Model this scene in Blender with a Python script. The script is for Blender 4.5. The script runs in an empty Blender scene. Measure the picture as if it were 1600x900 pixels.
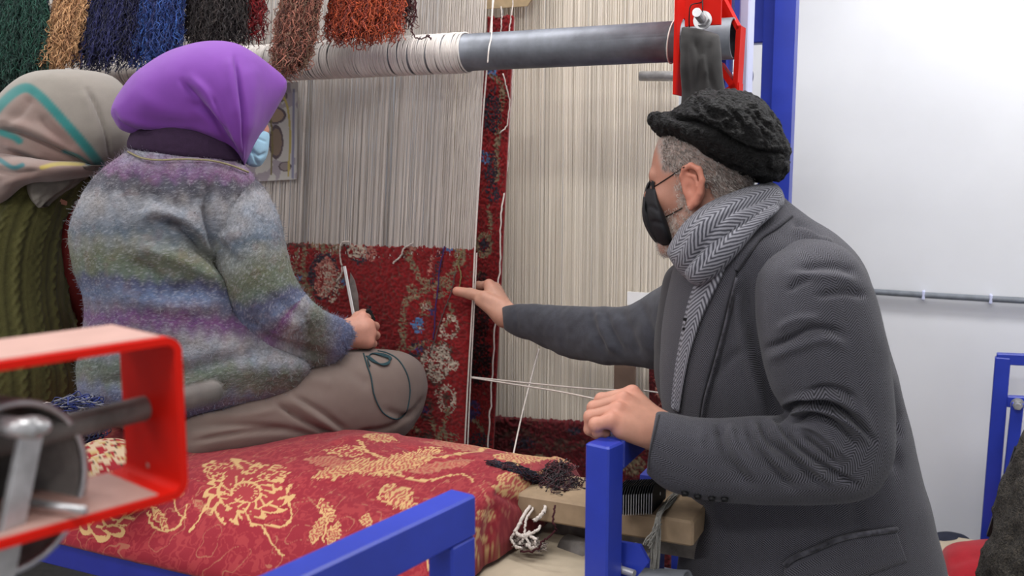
import bpy, math, random
import numpy as np
from mathutils import Vector, Matrix
from mathutils.bvhtree import BVHTree

scn = bpy.context.scene
COL = scn.collection
random.seed(7)
R = np.random.RandomState(11)

# ---------------------------------------------------------------- camera
TH = math.atan(200 / 1500.0)
CAM = np.array([0.0, 0.0, 1.55])
cd = bpy.data.cameras.new('camera'); cam = bpy.data.objects.new('camera', cd); COL.objects.link(cam)
cam.location = CAM; cam.rotation_euler = (math.pi / 2 - TH, 0, 0)
cd.sensor_width = 36; cd.lens = 33.75; cd.clip_start = 0.05
cd.dof.use_dof = True; cd.dof.focus_distance = 1.9; cd.dof.aperture_fstop = 4.5
scn.camera = cam

# ---------------------------------------------------------------- world, exposure, lamps
w = bpy.data.worlds.new('world'); scn.world = w; w.use_nodes = True
w.node_tree.nodes['Background'].inputs[0].default_value = (0.75, 0.82, 0.9, 1)
w.node_tree.nodes['Background'].inputs[1].default_value = 0.3
vs = scn.view_settings
vs.view_transform = 'Standard'; vs.look = 'None'; vs.gamma = 1; vs.use_curve_mapping = False
vs.exposure = -0.58

AL = math.radians(25)
UU = np.array([math.cos(AL), -math.sin(AL), 0.0]); VV = np.array([math.sin(AL), math.cos(AL), 0.0])
ZZ = np.array([0, 0, 1.0]); ORG = np.array([-0.09, 2.35, 0.0])
def L(u, v, z): return ORG + UU * u + VV * v + ZZ * z      # room / loom frame to world

def area(name, loc, sx, sy, power, col, down=True, target=None):
    ld = bpy.data.lights.new(name, 'AREA'); ld.shape = 'RECTANGLE'; ld.size = sx; ld.size_y = sy
    ld.energy = power; ld.color = col
    o = bpy.data.objects.new(name, ld); COL.objects.link(o); o.location = loc
    if target is None: o.rotation_euler = (0, 0, -AL)
    else: o.rotation_euler = (Vector(target) - Vector(loc)).to_track_quat('-Z', 'Y').to_euler()
    return o
LAMPS = [(-0.9, -0.5, 1.2, 0.3, 26), (1.35, 0.1, 1.2, 0.3, 48), (-1.2, -1.8, 1.2, 0.3, 38), (1.1, -1.9, 1.2, 0.3, 34), (0.1, -3.3, 1.2, 0.3, 76), (0.45, -0.25, 0.9, 0.25, 26)]  # last pair added: frontal fill behind the camera, then rear-warp brightener
for (u_, v_, sx_, sy_, pw_) in LAMPS:
    area('ceiling_or_fill_light', L(u_, v_, 2.93), sx_, sy_, pw_, (1.0, 0.985, 0.97))

# ---------------------------------------------------------------- helpers
def s2l(c):
    c = np.asarray(c, float) / 255.0
    return np.where(c <= 0.04045, c / 12.92, ((c + 0.055) / 1.055) ** 2.4)
def rgb(*c): return tuple(s2l(c)) + (1.0,)
def ray(px, py):
    x = (px - 800) / 1500.0; y = (450 - py) / 1500.0
    d = np.array([x, math.cos(TH) + y * math.sin(TH), -math.sin(TH) + y * math.cos(TH)])
    return d / d[1]
def at(px, py, Y): return CAM + ray(px, py) * Y
def onz(px, py, z):
    d = ray(px, py); return CAM + d * ((z - CAM[2]) / d[2])
def onplane(px, py, p0, n):
    d = ray(px, py); n = np.asarray(n, float); return CAM + d * (np.dot(np.asarray(p0) - CAM, n) / np.dot(d, n))
def onv(px, py, v): return onplane(px, py, L(0, v, 0), VV)
BETA = math.radians(4)
NW = VV * math.cos(BETA) - ZZ * math.sin(BETA)
def onw(px, py, off=0.0): return onplane(px, py, L(0, off, 1.3), NW)   # leaning warp plane of the loom
def proj(P):
    P = np.asarray(P) - CAM
    c, s = math.cos(TH), math.sin(TH)
    f = P[..., 1] * c - P[..., 2] * s; u = P[..., 1] * s + P[..., 2] * c
    return 800 + 1500 * P[..., 0] / f, 450 - 1500 * u / f

def vnoise(P, seed=0):
    P = np.asarray(P, float); i = np.floor(P).astype(np.int64); f = P - i; f = f * f * (3 - 2 * f)
    def h(ix, iy, iz):
        n = (ix * 374761393 + iy * 668265263 + iz * 2147483647 + seed * 1274126177) & 0xffffffff
        n = ((n ^ (n >> 13)) * 1274126177) & 0xffffffff
        n = ((n ^ (n >> 16)) * 2246822519) & 0xffffffff
        return ((n ^ (n >> 15)) & 0xffffff) / float(0xffffff)
    r = 0
    for a in (0, 1):
        for b in (0, 1):
            for c in (0, 1):
                wgt = (f[..., 0] if a else 1 - f[..., 0]) * (f[..., 1] if b else 1 - f[..., 1]) * (f[..., 2] if c else 1 - f[..., 2])
                r = r + wgt * h(i[..., 0] + a, i[..., 1] + b, i[..., 2] + c)
    return r
def fbm(P, o=3, seed=0):
    r = 0; a = 0.5; P = np.asarray(P, float)
    for k in range(o): r = r + a * vnoise(P * 2 ** k + 13.7 * k, seed + k); a *= 0.5
    return r / (1 - 0.5 ** o)
def n2(x, y, seed=0): return vnoise(np.stack([x, y, np.zeros_like(x) + 0.5], -1), seed)

# ---------------------------------------------------------------- materials
MATS = {}
def NT(name, rough=0.8, metal=0.0, spec=0.3, sheen=0.0):
    m = bpy.data.materials.new(name); m.use_nodes = True; nt = m.node_tree; b = nt.nodes['Principled BSDF']
    b.inputs['Roughness'].default_value = rough; b.inputs['Metallic'].default_value = metal
    b.inputs['Specular IOR Level'].default_value = spec
    if sheen: b.inputs['Sheen Weight'].default_value = sheen; b.inputs['Sheen Roughness'].default_value = 0.6
    MATS[name] = m
    return m, nt, b
def nd(nt, t, **kw):
    n = nt.nodes.new(t)
    for k, v in kw.items():
        if k.startswith('i_'):
            n.inputs[int(k[2:]) if k[2:].isdigit() else k[2:]].default_value = v
        else: setattr(n, k, v)
    return n
def mth(nt, op, a, b=None, c=None):
    n = nt.nodes.new('ShaderNodeMath'); n.operation = op
    for i, x in enumerate((a, b, c)):
        if x is None: continue
        if isinstance(x, (int, float)): n.inputs[i].default_value = x
        else: nt.links.new(x, n.inputs[i])
    return n.outputs[0]
def mixc(nt, fac, a, b, mode='MIX'):
    n = nt.nodes.new('ShaderNodeMix'); n.data_type = 'RGBA'; n.blend_type = mode
    for i, x in ((0, fac), (6, a), (7, b)):
        if isinstance(x, (int, float, tuple)): n.inputs[i].default_value = x
        else: nt.links.new(x, n.inputs[i])
    return n.outputs[2]
def bump(nt, bsdf, h, strength=0.3, dist=0.01):
    n = nt.nodes.new('ShaderNodeBump'); n.inputs['Strength'].default_value = strength; n.inputs['Distance'].default_value = dist
    nt.links.new(h, n.inputs['Height']); nt.links.new(n.outputs[0], bsdf.inputs['Normal'])
def noise(nt, scale, detail=3, vec=None, rough=0.6):
    n = nd(nt, 'ShaderNodeTexNoise'); n.inputs['Scale'].default_value = scale; n.inputs['Detail'].default_value = detail
    n.inputs['Roughness'].default_value = rough
    if vec is None: vec = nd(nt, 'ShaderNodeTexCoord').outputs['Object']
    nt.links.new(vec, n.inputs['Vector'])
    return n.outputs[0]
def plain(name, col, rough=0.7, metal=0.0, var=0.25, scale=30, bmp=0.15, bscale=None, spec=0.3, sheen=0.0, bd=0.002, col2=None):
    m, nt, b = NT(name, rough, metal, spec, sheen)
    f = noise(nt, scale, 4)
    c1 = rgb(*col)
    c2 = rgb(*col2) if col2 else tuple(x * (1 - var) for x in c1[:3]) + (1,)
    rr = nd(nt, 'ShaderNodeMapRange'); rr.inputs[1].default_value = 0.35; rr.inputs[2].default_value = 0.65
    nt.links.new(f, rr.inputs[0])
    nt.links.new(mixc(nt, rr.outputs[0], c1, c2), b.inputs['Base Color'])
    if bmp: bump(nt, b, noise(nt, bscale or scale * 6, 3), bmp, bd)
    return m
def vcol(name, rough=0.9, var=0.2, scale=300, bmp=0.4, spec=0.2, sheen=0.0, bscale=400, bd=0.002, sss=0.0):
    m, nt, b = NT(name, rough, 0, spec, sheen)
    a = nd(nt, 'ShaderNodeAttribute'); a.attribute_name = 'Col'
    f = noise(nt, scale, 3)
    k = mth(nt, 'MULTIPLY_ADD', f, var * 2, 1 - var)
    cmb = nd(nt, 'ShaderNodeCombineColor')
    for i in range(3): nt.links.new(k, cmb.inputs[i])
    nt.links.new(mixc(nt, 1.0, a.outputs['Color'], cmb.outputs[0], 'MULTIPLY'), b.inputs['Base Color'])
    if sss:
        b.inputs['Subsurface Weight'].default_value = sss; b.inputs['Subsurface Scale'].default_value = 0.01
        b.inputs['Subsurface Radius'].default_value = (1, 0.35, 0.2)
    if bmp: bump(nt, b, noise(nt, bscale, 3), bmp, bd)
    return m
def herring(name, light, dark, col_w, pitch, slope=1.0, duty=0.5, soft=0.12, var=0.25, sheen=0.25, rough=0.9):
    m, nt, b = NT(name, rough, 0, 0.15, sheen)
    a = nd(nt, 'ShaderNodeAttribute'); a.attribute_name = 'cl'
    sp = nd(nt, 'ShaderNodeSeparateXYZ'); nt.links.new(a.outputs['Vector'], sp.inputs[0])
    wob = noise(nt, 60, 2)
    s = sp.outputs[0]; t = sp.outputs[1]
    z = mth(nt, 'PINGPONG', s, col_w)
    q = mth(nt, 'ADD', mth(nt, 'MULTIPLY', z, slope), t)
    q = mth(nt, 'ADD', q, mth(nt, 'MULTIPLY', wob, pitch * 0.5))
    tri = mth(nt, 'PINGPONG', q, pitch / 2)
    r = nd(nt, 'ShaderNodeMapRange'); nt.links.new(tri, r.inputs[0])
    r.inputs[1].default_value = pitch / 2 * (duty - soft); r.inputs[2].default_value = pitch / 2 * (duty + soft)
    c = mixc(nt, r.outputs[0], rgb(*dark), rgb(*light))
    f = noise(nt, 500, 3)
    k = mth(nt, 'MULTIPLY_ADD', f, var * 2, 1 - var)
    cmb = nd(nt, 'ShaderNodeCombineColor')
    for i in range(3): nt.links.new(k, cmb.inputs[i])
    nt.links.new(mixc(nt, 1.0, c, cmb.outputs[0], 'MULTIPLY'), b.inputs['Base Color'])
    bump(nt, b, mth(nt, 'ADD', mth(nt, 'MULTIPLY', r.outputs[0], 0.6), f), 0.35, 0.0012)
    return m

# ---------------------------------------------------------------- objects
def tag(o, label=None, cat=None, group=None, kind=None):
    if label: o['label'] = label
    if cat: o['category'] = cat
    if group: o['group'] = group
    if kind: o['kind'] = kind
    return o
def empty(name, loc, label=None, cat=None, group=None):
    o = bpy.data.objects.new(name, None); COL.objects.link(o); o.location = tuple(loc); o.empty_display_size = 0.1
    return tag(o, label, cat, group)
def wl(o):
    return np.array(o.location) + (wl(o.parent) if o.parent else 0)
def obj(name, V, F, mat, parent=None, smooth=True, col=None, cl=None, label=None, kind=None):
    V = np.asarray(V, float)
    org = wl(parent) if parent else (V.min(0) + V.max(0)) / 2 * np.array([1, 1, 0]) + np.array([0, 0, V[:, 2].min()])
    me = bpy.data.meshes.new(name)
    if isinstance(F, np.ndarray) and F.ndim == 2:
        n, k = F.shape
        me.vertices.add(len(V)); me.vertices.foreach_set('co', (V - org).ravel())
        me.loops.add(n * k); me.loops.foreach_set('vertex_index', F.astype(np.int32).ravel())
        me.polygons.add(n); me.polygons.foreach_set('loop_start', np.arange(0, n * k, k, dtype=np.int32))
        me.update(calc_edges=True)
    else:
        me.from_pydata((V - org).tolist(), [], [list(map(int, f)) for f in F])
    me.polygons.foreach_set('use_smooth', [bool(smooth)] * len(me.polygons))
    if col is not None:
        ca = me.color_attributes.new('Col', 'FLOAT_COLOR', 'POINT')
        c = np.asarray(col, float)
        if c.ndim == 1: c = np.tile(c[:3], (len(V), 1))
        ca.data.foreach_set('color', np.concatenate([c[:, :3], np.ones((len(V), 1))], 1).ravel())
    if cl is not None:
        a = me.attributes.new('cl', 'FLOAT_VECTOR', 'POINT'); a.data.foreach_set('vector', np.asarray(cl, float).ravel())
    me.validate(); me.update()
    if mat is not None: me.materials.append(mat)
    o = bpy.data.objects.new(name, me); COL.objects.link(o)
    if parent: o.parent = parent
    else: o.location = org
    if label: o['label'] = label
    if kind: o['kind'] = kind
    return o
class MB:
    def __init__(s): s.v = []; s.f = []; s.n = 0
    def add(s, V, F):
        V = np.asarray(V, float); s.v.append(V); s.f += [[int(i) + s.n for i in f] for f in F]; s.n += len(V)
    def box(s, c, sx, sy, sz, ax=UU, ay=VV, az=ZZ, bev=0.0):
        c = np.asarray(c, float); V = []
        if bev <= 0:
            for k in (-1, 1):
                for j, i in ((-1, -1), (-1, 1), (1, 1), (1, -1)):
                    V.append(c + ax * i * sx / 2 + ay * j * sy / 2 + az * k * sz / 2)
            s.add(V, [(3, 2, 1, 0), (4, 5, 6, 7), (0, 1, 5, 4), (1, 2, 6, 5), (2, 3, 7, 6), (3, 0, 4, 7)]); return
        rings = []
        for (kz, ins) in ((-1, bev), (-1 + 2 * bev / sz, 0), (1 - 2 * bev / sz, 0), (1, bev)):
            r = []
            a, b_ = sx / 2 - ins, sy / 2 - ins
            e = bev
            for (x, y) in ((-a + e, -b_), (a - e, -b_), (a, -b_ + e), (a, b_ - e), (a - e, b_), (-a + e, b_), (-a, b_ - e), (-a, -b_ + e)):
                r.append(c + ax * x + ay * y + az * kz * sz / 2)
            rings.append(r)
        V = [p for r in rings for p in r]; F = []
        for k in range(3):
            for i in range(8):
                j = (i + 1) % 8; F.append((k * 8 + i, k * 8 + j, (k + 1) * 8 + j, (k + 1) * 8 + i))
        F.append(tuple(range(7, -1, -1))); F.append(tuple(range(24, 32)))
        s.add(V, F)
    def bar(s, a, b, w_, h_, up=ZZ, bev=0.0):
        a = np.asarray(a, float); b = np.asarray(b, float); d = b - a; l = np.linalg.norm(d); d = d / l
        x = np.cross(d, up); x /= np.linalg.norm(x); y = np.cross(x, d)
        s.box((a + b) / 2, w_, h_, l, x, y, d, bev)
    def tube(s, pts, r, n=12, cap=True):
        V, F = tube(pts, r, n, cap); s.add(V, F)
    def prism(s, poly, ax, ay, az, c, t):
        n = len(poly); c = np.asarray(c, float)
        V = [c + ax * x + ay * y - az * t / 2 for x, y in poly] + [c + ax * x + ay * y + az * t / 2 for x, y in poly]
        F = [tuple(range(n - 1, -1, -1)), tuple(range(n, 2 * n))] + [(i, (i + 1) % n, n + (i + 1) % n, n + i) for i in range(n)]
        s.add(V, F)
    def build(s, name, mat, parent=None, smooth=False, **k):
        return obj(name, np.concatenate(s.v), s.f, mat, parent, smooth, **k)
def frames(P):
    T = np.gradient(P, axis=0); T /= np.linalg.norm(T, axis=1)[:, None] + 1e-9
    up = np.array([0, 0, 1.0]) if abs(T[:, 2]).mean() < 0.8 else np.array([1.0, 0, 0])
    N = np.cross(T, up); N /= np.linalg.norm(N, axis=1)[:, None] + 1e-9
    return T, N, np.cross(T, N)
def tube(pts, r, n=12, cap=True):
    P = np.asarray(pts, float); m = len(P); r = np.broadcast_to(np.asarray(r, float), (m,))
    if m == 2: P = np.stack([P[0], P[1]]);
    T, N, B = frames(P)
    a = np.linspace(0, 2 * np.pi, n, endpoint=False)
    V = P[:, None] + (N[:, None] * np.cos(a)[None, :, None] + B[:, None] * np.sin(a)[None, :, None]) * r[:, None, None]
    F = [(i * n + j, i * n + (j + 1) % n, (i + 1) * n + (j + 1) % n, (i + 1) * n + j) for i in range(m - 1) for j in range(n)]
    if cap: F += [tuple(range(n - 1, -1, -1)), tuple(range((m - 1) * n, m * n))]
    return V.reshape(-1, 3), F
def strands(paths, r, n=3):
    """many thin tubes, paths array (S, m, 3), as one mesh; all quads"""
    P = np.asarray(paths, float); S, m, _ = P.shape
    T = np.gradient(P, axis=1); T /= np.linalg.norm(T, axis=2)[..., None] + 1e-9
    ref = np.array([0.31, 0.9, 0.3]); N = np.cross(T, ref); N /= np.linalg.norm(N, axis=2)[..., None] + 1e-9; B = np.cross(T, N)
    a = np.linspace(0, 2 * np.pi, n, endpoint=False)
    r = np.broadcast_to(np.asarray(r, float), (S, m)) if np.ndim(r) < 2 else r
    V = P[:, :, None] + (N[:, :, None] * np.cos(a)[:, None] + B[:, :, None] * np.sin(a)[:, None]) * r[:, :, None, None]
    s, i, j = np.meshgrid(np.arange(S), np.arange(m - 1), np.arange(n), indexing='ij'); b = s * m * n
    F = np.stack([b + i * n + j, b + i * n + (j + 1) % n, b + (i + 1) * n + (j + 1) % n, b + (i + 1) * n + j], -1).reshape(-1, 4)
    return V.reshape(-1, 3), F
def crom(K, t):
    """catmull-rom through keys K (n,d) at params t in 0..n-1"""
    K = np.asarray(K, float); n = len(K); t = np.clip(np.asarray(t, float), 0, n - 1 - 1e-9)
    i = np.floor(t).astype(int); f = (t - i)[:, None]
    g = lambda k: K[np.clip(k, 0, n - 1)]
    p0, p1, p2, p3 = g(i - 1), g(i), g(i + 1), g(i + 2)
    p0 = np.where((i == 0)[:, None], 2 * p1 - p2, p0); p3 = np.where((i >= n - 2)[:, None], 2 * p2 - p1, p3)
    return 0.5 * (2 * p1 + (p2 - p0) * f + (2 * p0 - 5 * p1 + 4 * p2 - p3) * f ** 2 + (3 * p1 - p0 - 3 * p2 + p3) * f ** 3)
def curve(pts, m): return crom(np.asarray(pts, float), np.linspace(0, len(pts) - 1, m))
def pcurve(pts, m):
    """pts (px,py,Y) through the scene"""
    return curve([at(*p) for p in pts], m)

def ringgrid(nr, ns):
    i, j = np.meshgrid(np.arange(nr - 1), np.arange(ns), indexing='ij'); i = i.ravel(); j = j.ravel()
    return np.stack([i * ns + j, i * ns + (j + 1) % ns, (i + 1) * ns + (j + 1) % ns, (i + 1) * ns + j], 1)
def vnormals(V, F):
    a, b, c, d = V[F[:, 0]], V[F[:, 1]], V[F[:, 2]], V[F[:, -1]]
    n = np.cross(c - a, d - b)
    N = np.zeros_like(V)
    for k in range(F.shape[1]): np.add.at(N, F[:, k], n)
    return N / (np.linalg.norm(N, axis=1)[:, None] + 1e-12)
def pdist(X, Y, pts):
    """distance in px from (X,Y) to polyline, plus running parameter 0..1"""
    p = np.asarray(pts, float)
    if len(p) > 2: p = crom(p, np.linspace(0, len(p) - 1, (len(p) - 1) * 5 + 1))
    best = np.full(X.shape, 1e9); tt = np.zeros(X.shape); n = len(p) - 1
    for k in range(n):
        ax, ay = p[k]; dx, dy = p[k + 1] - p[k]; l2 = dx * dx + dy * dy + 1e-9
        t = np.clip(((X - ax) * dx + (Y - ay) * dy) / l2, 0, 1)
        d = np.hypot(X - ax - t * dx, Y - ay - t * dy)
        m = d < best; best = np.where(m, d, best); tt = np.where(m, (k + t) / n, tt)
    return best, tt
def sculpt(V, F, strokes, noiseamp=0, nscale=14, seed=0, amp=1.0):
    """crease (negative) and ridge (positive) strokes on the side of a garment one sees: (pts, width_px, depth_m)"""
    N = vnormals(V, F); c = V.mean(0)
    if (np.sum(N * (V - c), 1)).mean() < 0: N = -N; F = F[:, ::-1].copy()
    X, Y = proj(V); vd = CAM - V; vd /= np.linalg.norm(vd, axis=1)[:, None]
    face = np.clip((np.sum(N * vd, 1) + 0.05) / 0.45, 0, 1)
    D = np.zeros(len(V))
    for (pts, wd, dp) in strokes:
        d, t = pdist(X, Y, pts)
        D += amp * dp * np.exp(-(d / wd) ** 2) * np.clip(np.minimum(t, 1 - t) * 5 + 0.25, 0, 1)
    D *= face
    if noiseamp: D += noiseamp * (fbm(V * nscale, 3, seed) - 0.5) * 2
    return V + N * D[:, None], F, N
def loft(rings, nr=100, ns=96, capA=0.0, capB=0.0, ex=2.0):
    """closed garment form from silhouette pairs. ring = (ax,ay,bx,by,Y,hd[,Yb]); cap = length of rounded end as ring fraction"""
    K = []
    for r in rings:
        ax, ay, bx, by, Y, hd = r[:6]; Yb = r[6] if len(r) > 6 else Y
        K.append(np.concatenate([at(ax, ay, Y), at(bx, by, Yb), [hd]]))
    nk = len(K); t = np.linspace(0, nk - 1, nr); K = crom(K, t)
    A, B, hd = K[:, :3], K[:, 3:6], K[:, 6]
    c = (A + B) / 2; e1 = (A - B) / 2
    s = np.ones(nr)
    if capA: s = np.where(t < capA, np.sqrt(np.clip(1 - (1 - t / capA) ** 2, 0, 1)), s)
    if capB: q = (nk - 1 - t) / max(capB, 1e-6); s = np.where(q < 1, s * np.sqrt(np.clip(1 - (1 - q) ** 2, 0, 1)), s)
    view = c - CAM; view /= np.linalg.norm(view, axis=1)[:, None]
    l1 = np.linalg.norm(e1, axis=1)[:, None]; n1 = e1 / (l1 + 1e-9)
    e2 = view - n1 * np.sum(view * n1, 1)[:, None]; e2 /= np.linalg.norm(e2, axis=1)[:, None]; e2 = e2 * hd[:, None]
    a = np.pi / 2 + np.linspace(0, 2 * np.pi, ns, endpoint=False)
    ca, sa = np.cos(a), np.sin(a)
    if ex != 2.0:
        ca = np.sign(ca) * abs(ca) ** (2 / ex); sa = np.sign(sa) * abs(sa) ** (2 / ex)
    V = c[:, None] + (e1[:, None] * ca[None, :, None] + e2[:, None] * sa[None, :, None]) * np.maximum(s, 0.002)[:, None, None]
    # cloth coordinates in metres
    ds = np.linalg.norm(np.diff(V, axis=1, append=V[:, :1]), axis=2); rad = (ds.sum(1)).mean()
    S = np.tile(np.linspace(0, 1, ns)[None] * rad, (nr, 1))
    Tm = np.concatenate([[0], np.cumsum(np.linalg.norm(np.diff(c, axis=0), axis=1))])
    cl = np.stack([S, np.tile(Tm[:, None], (1, ns)), np.zeros((nr, ns))], -1).reshape(-1, 3)
    F = ringgrid(nr, ns)
    V = V.reshape(-1, 3)
    # close the ends
    i0 = len(V); V = np.vstack([V, V[:ns].mean(0), V[-ns:].mean(0)]); cl = np.vstack([cl, cl[0], cl[-1]])
    j = np.arange(ns); base = (nr - 1) * ns
    F = np.vstack([F, np.stack([j, np.full(ns, i0), np.full(ns, i0), (j + 1) % ns], 1)[:, [0, 1, 2, 3]], np.stack([base + (j + 1) % ns, np.full(ns, i0 + 1), np.full(ns, i0 + 1), base + j], 1)])
    return V, F, cl
def fix(F):
    """turn degenerate quads into triangles for from_pydata"""
    out = []
    for f in F.tolist():
        g = []
        for i in f:
            if i not in g: g.append(i)
        if len(g) > 2: out.append(g)
    return out
def garment(name, rings, mat, parent, strokes=(), nr=100, ns=96, capA=0.3, capB=0.3, noiseamp=0.002, nscale=14, seed=0, ex=2.0, colf=None, label=None, kind=None, disp=None, amp=1.0):
    V, F, cl = loft(rings, nr, ns, capA, capB, ex)
    V0 = V.copy()
    V, F, N = sculpt(V, F, strokes, noiseamp, nscale, seed, amp)
    if disp is not None: V = V + N * disp(V0, cl)[:, None]
    col = colf(V, cl) if colf is not None else None
    return obj(name, V, fix(F), mat, parent, True, col=col, cl=cl, label=label, kind=kind)
def bvh(o):
    me = o.data; l = wl(o.parent) if o.parent else np.array(o.location)
    V = [Vector(np.array(v.co) + l) for v in me.vertices]
    return BVHTree.FromPolygons(V, [tuple(p.vertices) for p in me.polygons])
def hit(tr, px, py, off=0.0, default=None):
    d = ray(px, py); n = d / np.linalg.norm(d)
    h = tr.ray_cast(Vector(CAM), Vector(n))
    if h[0] is None: return at(px, py, default) if default else None
    return np.array(h[0]) - n * off
def flap(name, tr, rows, mat, parent, off=0.004, th=0.003, Y=1.5, n=24, m=60, label=None, lift=None):
    """cloth panel lying on a garment; rows = [(ax,ay,bx,by)...]"""
    K = crom(np.asarray(rows, float), np.linspace(0, len(rows) - 1, m))
    G = np.zeros((m, n, 3)); last = Y
    D = np.full((m, n), np.nan)
    for i in range(m):
        for j in range(n):
            f = j / (n - 1); px = K[i, 0] * (1 - f) + K[i, 2] * f; py = K[i, 1] * (1 - f) + K[i, 3] * f
            h = hit(tr, px, py)
            if h is not None: D[i, j] = h[1]
    med = np.nanmedian(D); D = np.where(np.isnan(D), med, D); D = np.clip(D, med - 0.12, med + 0.12)
    for k in range(2):
        P_ = np.pad(D, 1, mode='edge'); D = (P_[:-2, 1:-1] + P_[2:, 1:-1] + P_[1:-1, :-2] + P_[1:-1, 2:] + 2 * D) / 6
    for i in range(m):
        for j in range(n):
            f = j / (n - 1); px = K[i, 0] * (1 - f) + K[i, 2] * f; py = K[i, 1] * (1 - f) + K[i, 3] * f
            e = min(j, n - 1 - j) / 2.0
            G[i, j] = at(px, py, D[i, j] - off * min(1, 0.35 + 0.65 * e) - (lift(i / (m - 1), f) if lift else 0))
    front = G.reshape(-1, 3); back = front + np.array([0, 1, 0]) * (th + off)
    V = np.vstack([front, back]); F = []
    o_ = m * n
    for i in range(m - 1):
        for j in range(n - 1):
            a = i * n + j; F.append((a, a + 1, a + n + 1, a + n)); F.append((o_ + a, o_ + a + n, o_ + a + n + 1, o_ + a + 1))
    bd = [(0, j) for j in range(n)] + [(i, n - 1) for i in range(1, m)] + [(m - 1, j) for j in range(n - 2, -1, -1)] + [(i, 0) for i in range(m - 2, 0, -1)]
    for k in range(len(bd)):
        a = bd[k][0] * n + bd[k][1]; b = bd[(k + 1) % len(bd)][0] * n + bd[(k + 1) % len(bd)][1]
        F.append((a, o_ + a, o_ + b, b))
    wd = np.linalg.norm(G[:, -1] - G[:, 0], axis=1).mean()
    ln = np.concatenate([[0], np.cumsum(np.linalg.norm(np.diff(G[:, n // 2], axis=0), axis=1))])
    cl = np.stack([np.tile(np.linspace(0, wd, n), (m, 1)), np.tile(ln[:, None], (1, n)), np.zeros((m, n))], -1).reshape(-1, 3)
    return obj(name, V, F, mat, parent, True, cl=np.vstack([cl, cl]), label=label)

# ---- signed distance modelling for bodies, heads and hands
def smin(a, b, k):
    h = np.clip(0.5 + 0.5 * (b - a) / k, 0, 1); return b * (1 - h) + a * h - k * h * (1 - h)
def cone(P, a, b, ra, rb):
    a = np.asarray(a, float); b = np.asarray(b, float); d = b - a
    t = np.clip(((P - a) @ d) / (d @ d + 1e-12), 0, 1)
    return np.linalg.norm(P - a - t[..., None] * d, axis=-1) - (ra + (rb - ra) * t)
def ell(P, c, r, M=None):
    q = P - np.asarray(c, float)
    if M is not None: q = q @ M
    r = np.asarray(r, float); k0 = np.linalg.norm(q / r, axis=-1); k1 = np.linalg.norm(q / r ** 2, axis=-1)
    return k0 * (k0 - 1) / (k1 + 1e-9)
def chain(P, pts, rs, k=0.006):
    d = None
    for i in range(len(pts) - 1):
        e = cone(P, pts[i], pts[i + 1], rs[i], rs[i + 1]); d = e if d is None else smin(d, e, k)
    return d
def surfnet(f, lo, hi, h):
    lo = np.asarray(lo, float); hi = np.asarray(hi, float)
    n = np.ceil((hi - lo) / h).astype(int) + 1
    g = np.stack(np.meshgrid(*[lo[k] + h * np.arange(n[k]) for k in range(3)], indexing='ij'), -1)
    D = np.concatenate([f(g[i:i + 16]) for i in range(0, n[0], 16)], 0)
    ins = D < 0
    cnt = np.zeros(n - 1); acc = np.zeros(tuple(n - 1) + (3,))
    cor = [(a, b, c) for a in (0, 1) for b in (0, 1) for c in (0, 1)]
    sl = lambda o: tuple(slice(o[k], n[k] - 1 + o[k]) for k in range(3))
    for i in range(8):
        for j in range(i + 1, 8):
            a, b = cor[i], cor[j]
            if sum(abs(a[k] - b[k]) for k in range(3)) != 1: continue
            da, db = D[sl(a)], D[sl(b)]; m = (da < 0) != (db < 0)
            t = np.where(m, da / np.where(m, da - db, 1), 0)
            for k in range(3): acc[..., k] += np.where(m, a[k] + (b[k] - a[k]) * t, 0)
            cnt += m
    act = cnt > 0; idx = np.full(n - 1, -1); idx[act] = np.arange(act.sum())
    ij = np.argwhere(act); V = lo + h * (ij + acc[act] / cnt[act][:, None])
    F = []
    for ax in range(3):
        o = [0, 0, 0]; o[ax] = 1; b, c = [(1, 2), (2, 0), (0, 1)][ax]
        s0 = [slice(1, n[k] - 1) for k in range(3)]; s0[ax] = slice(0, n[ax] - 1)
        s1 = list(s0); s1[ax] = slice(1, n[ax])
        m = ins[tuple(s0)] != ins[tuple(s1)]; fl = ins[tuple(s0)][m]
        e = np.argwhere(m)
        for k in range(3):
            if k != ax: e[:, k] += 1
        def cell(db, dc):
            q = e.copy(); q[:, b] -= db; q[:, c] -= dc; return idx[q[:, 0], q[:, 1], q[:, 2]]
        q = np.stack([cell(1, 1), cell(0, 1), cell(0, 0), cell(1, 0)], 1)
        q[~fl] = q[~fl][:, ::-1]
        F.append(q)
    F = np.vstack(F); F = F[(F >= 0).all(1)]
    return V, F
def join(parts):
    V = []; F = []; C = []; n = 0
    for v, f, c in parts:
        V.append(v); F.append(f + n); n += len(v); C.append(c if np.ndim(c) == 2 else np.tile(np.asarray(c)[:3], (len(v), 1)))
    return np.vstack(V), np.vstack(F), np.vstack(C)
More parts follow.
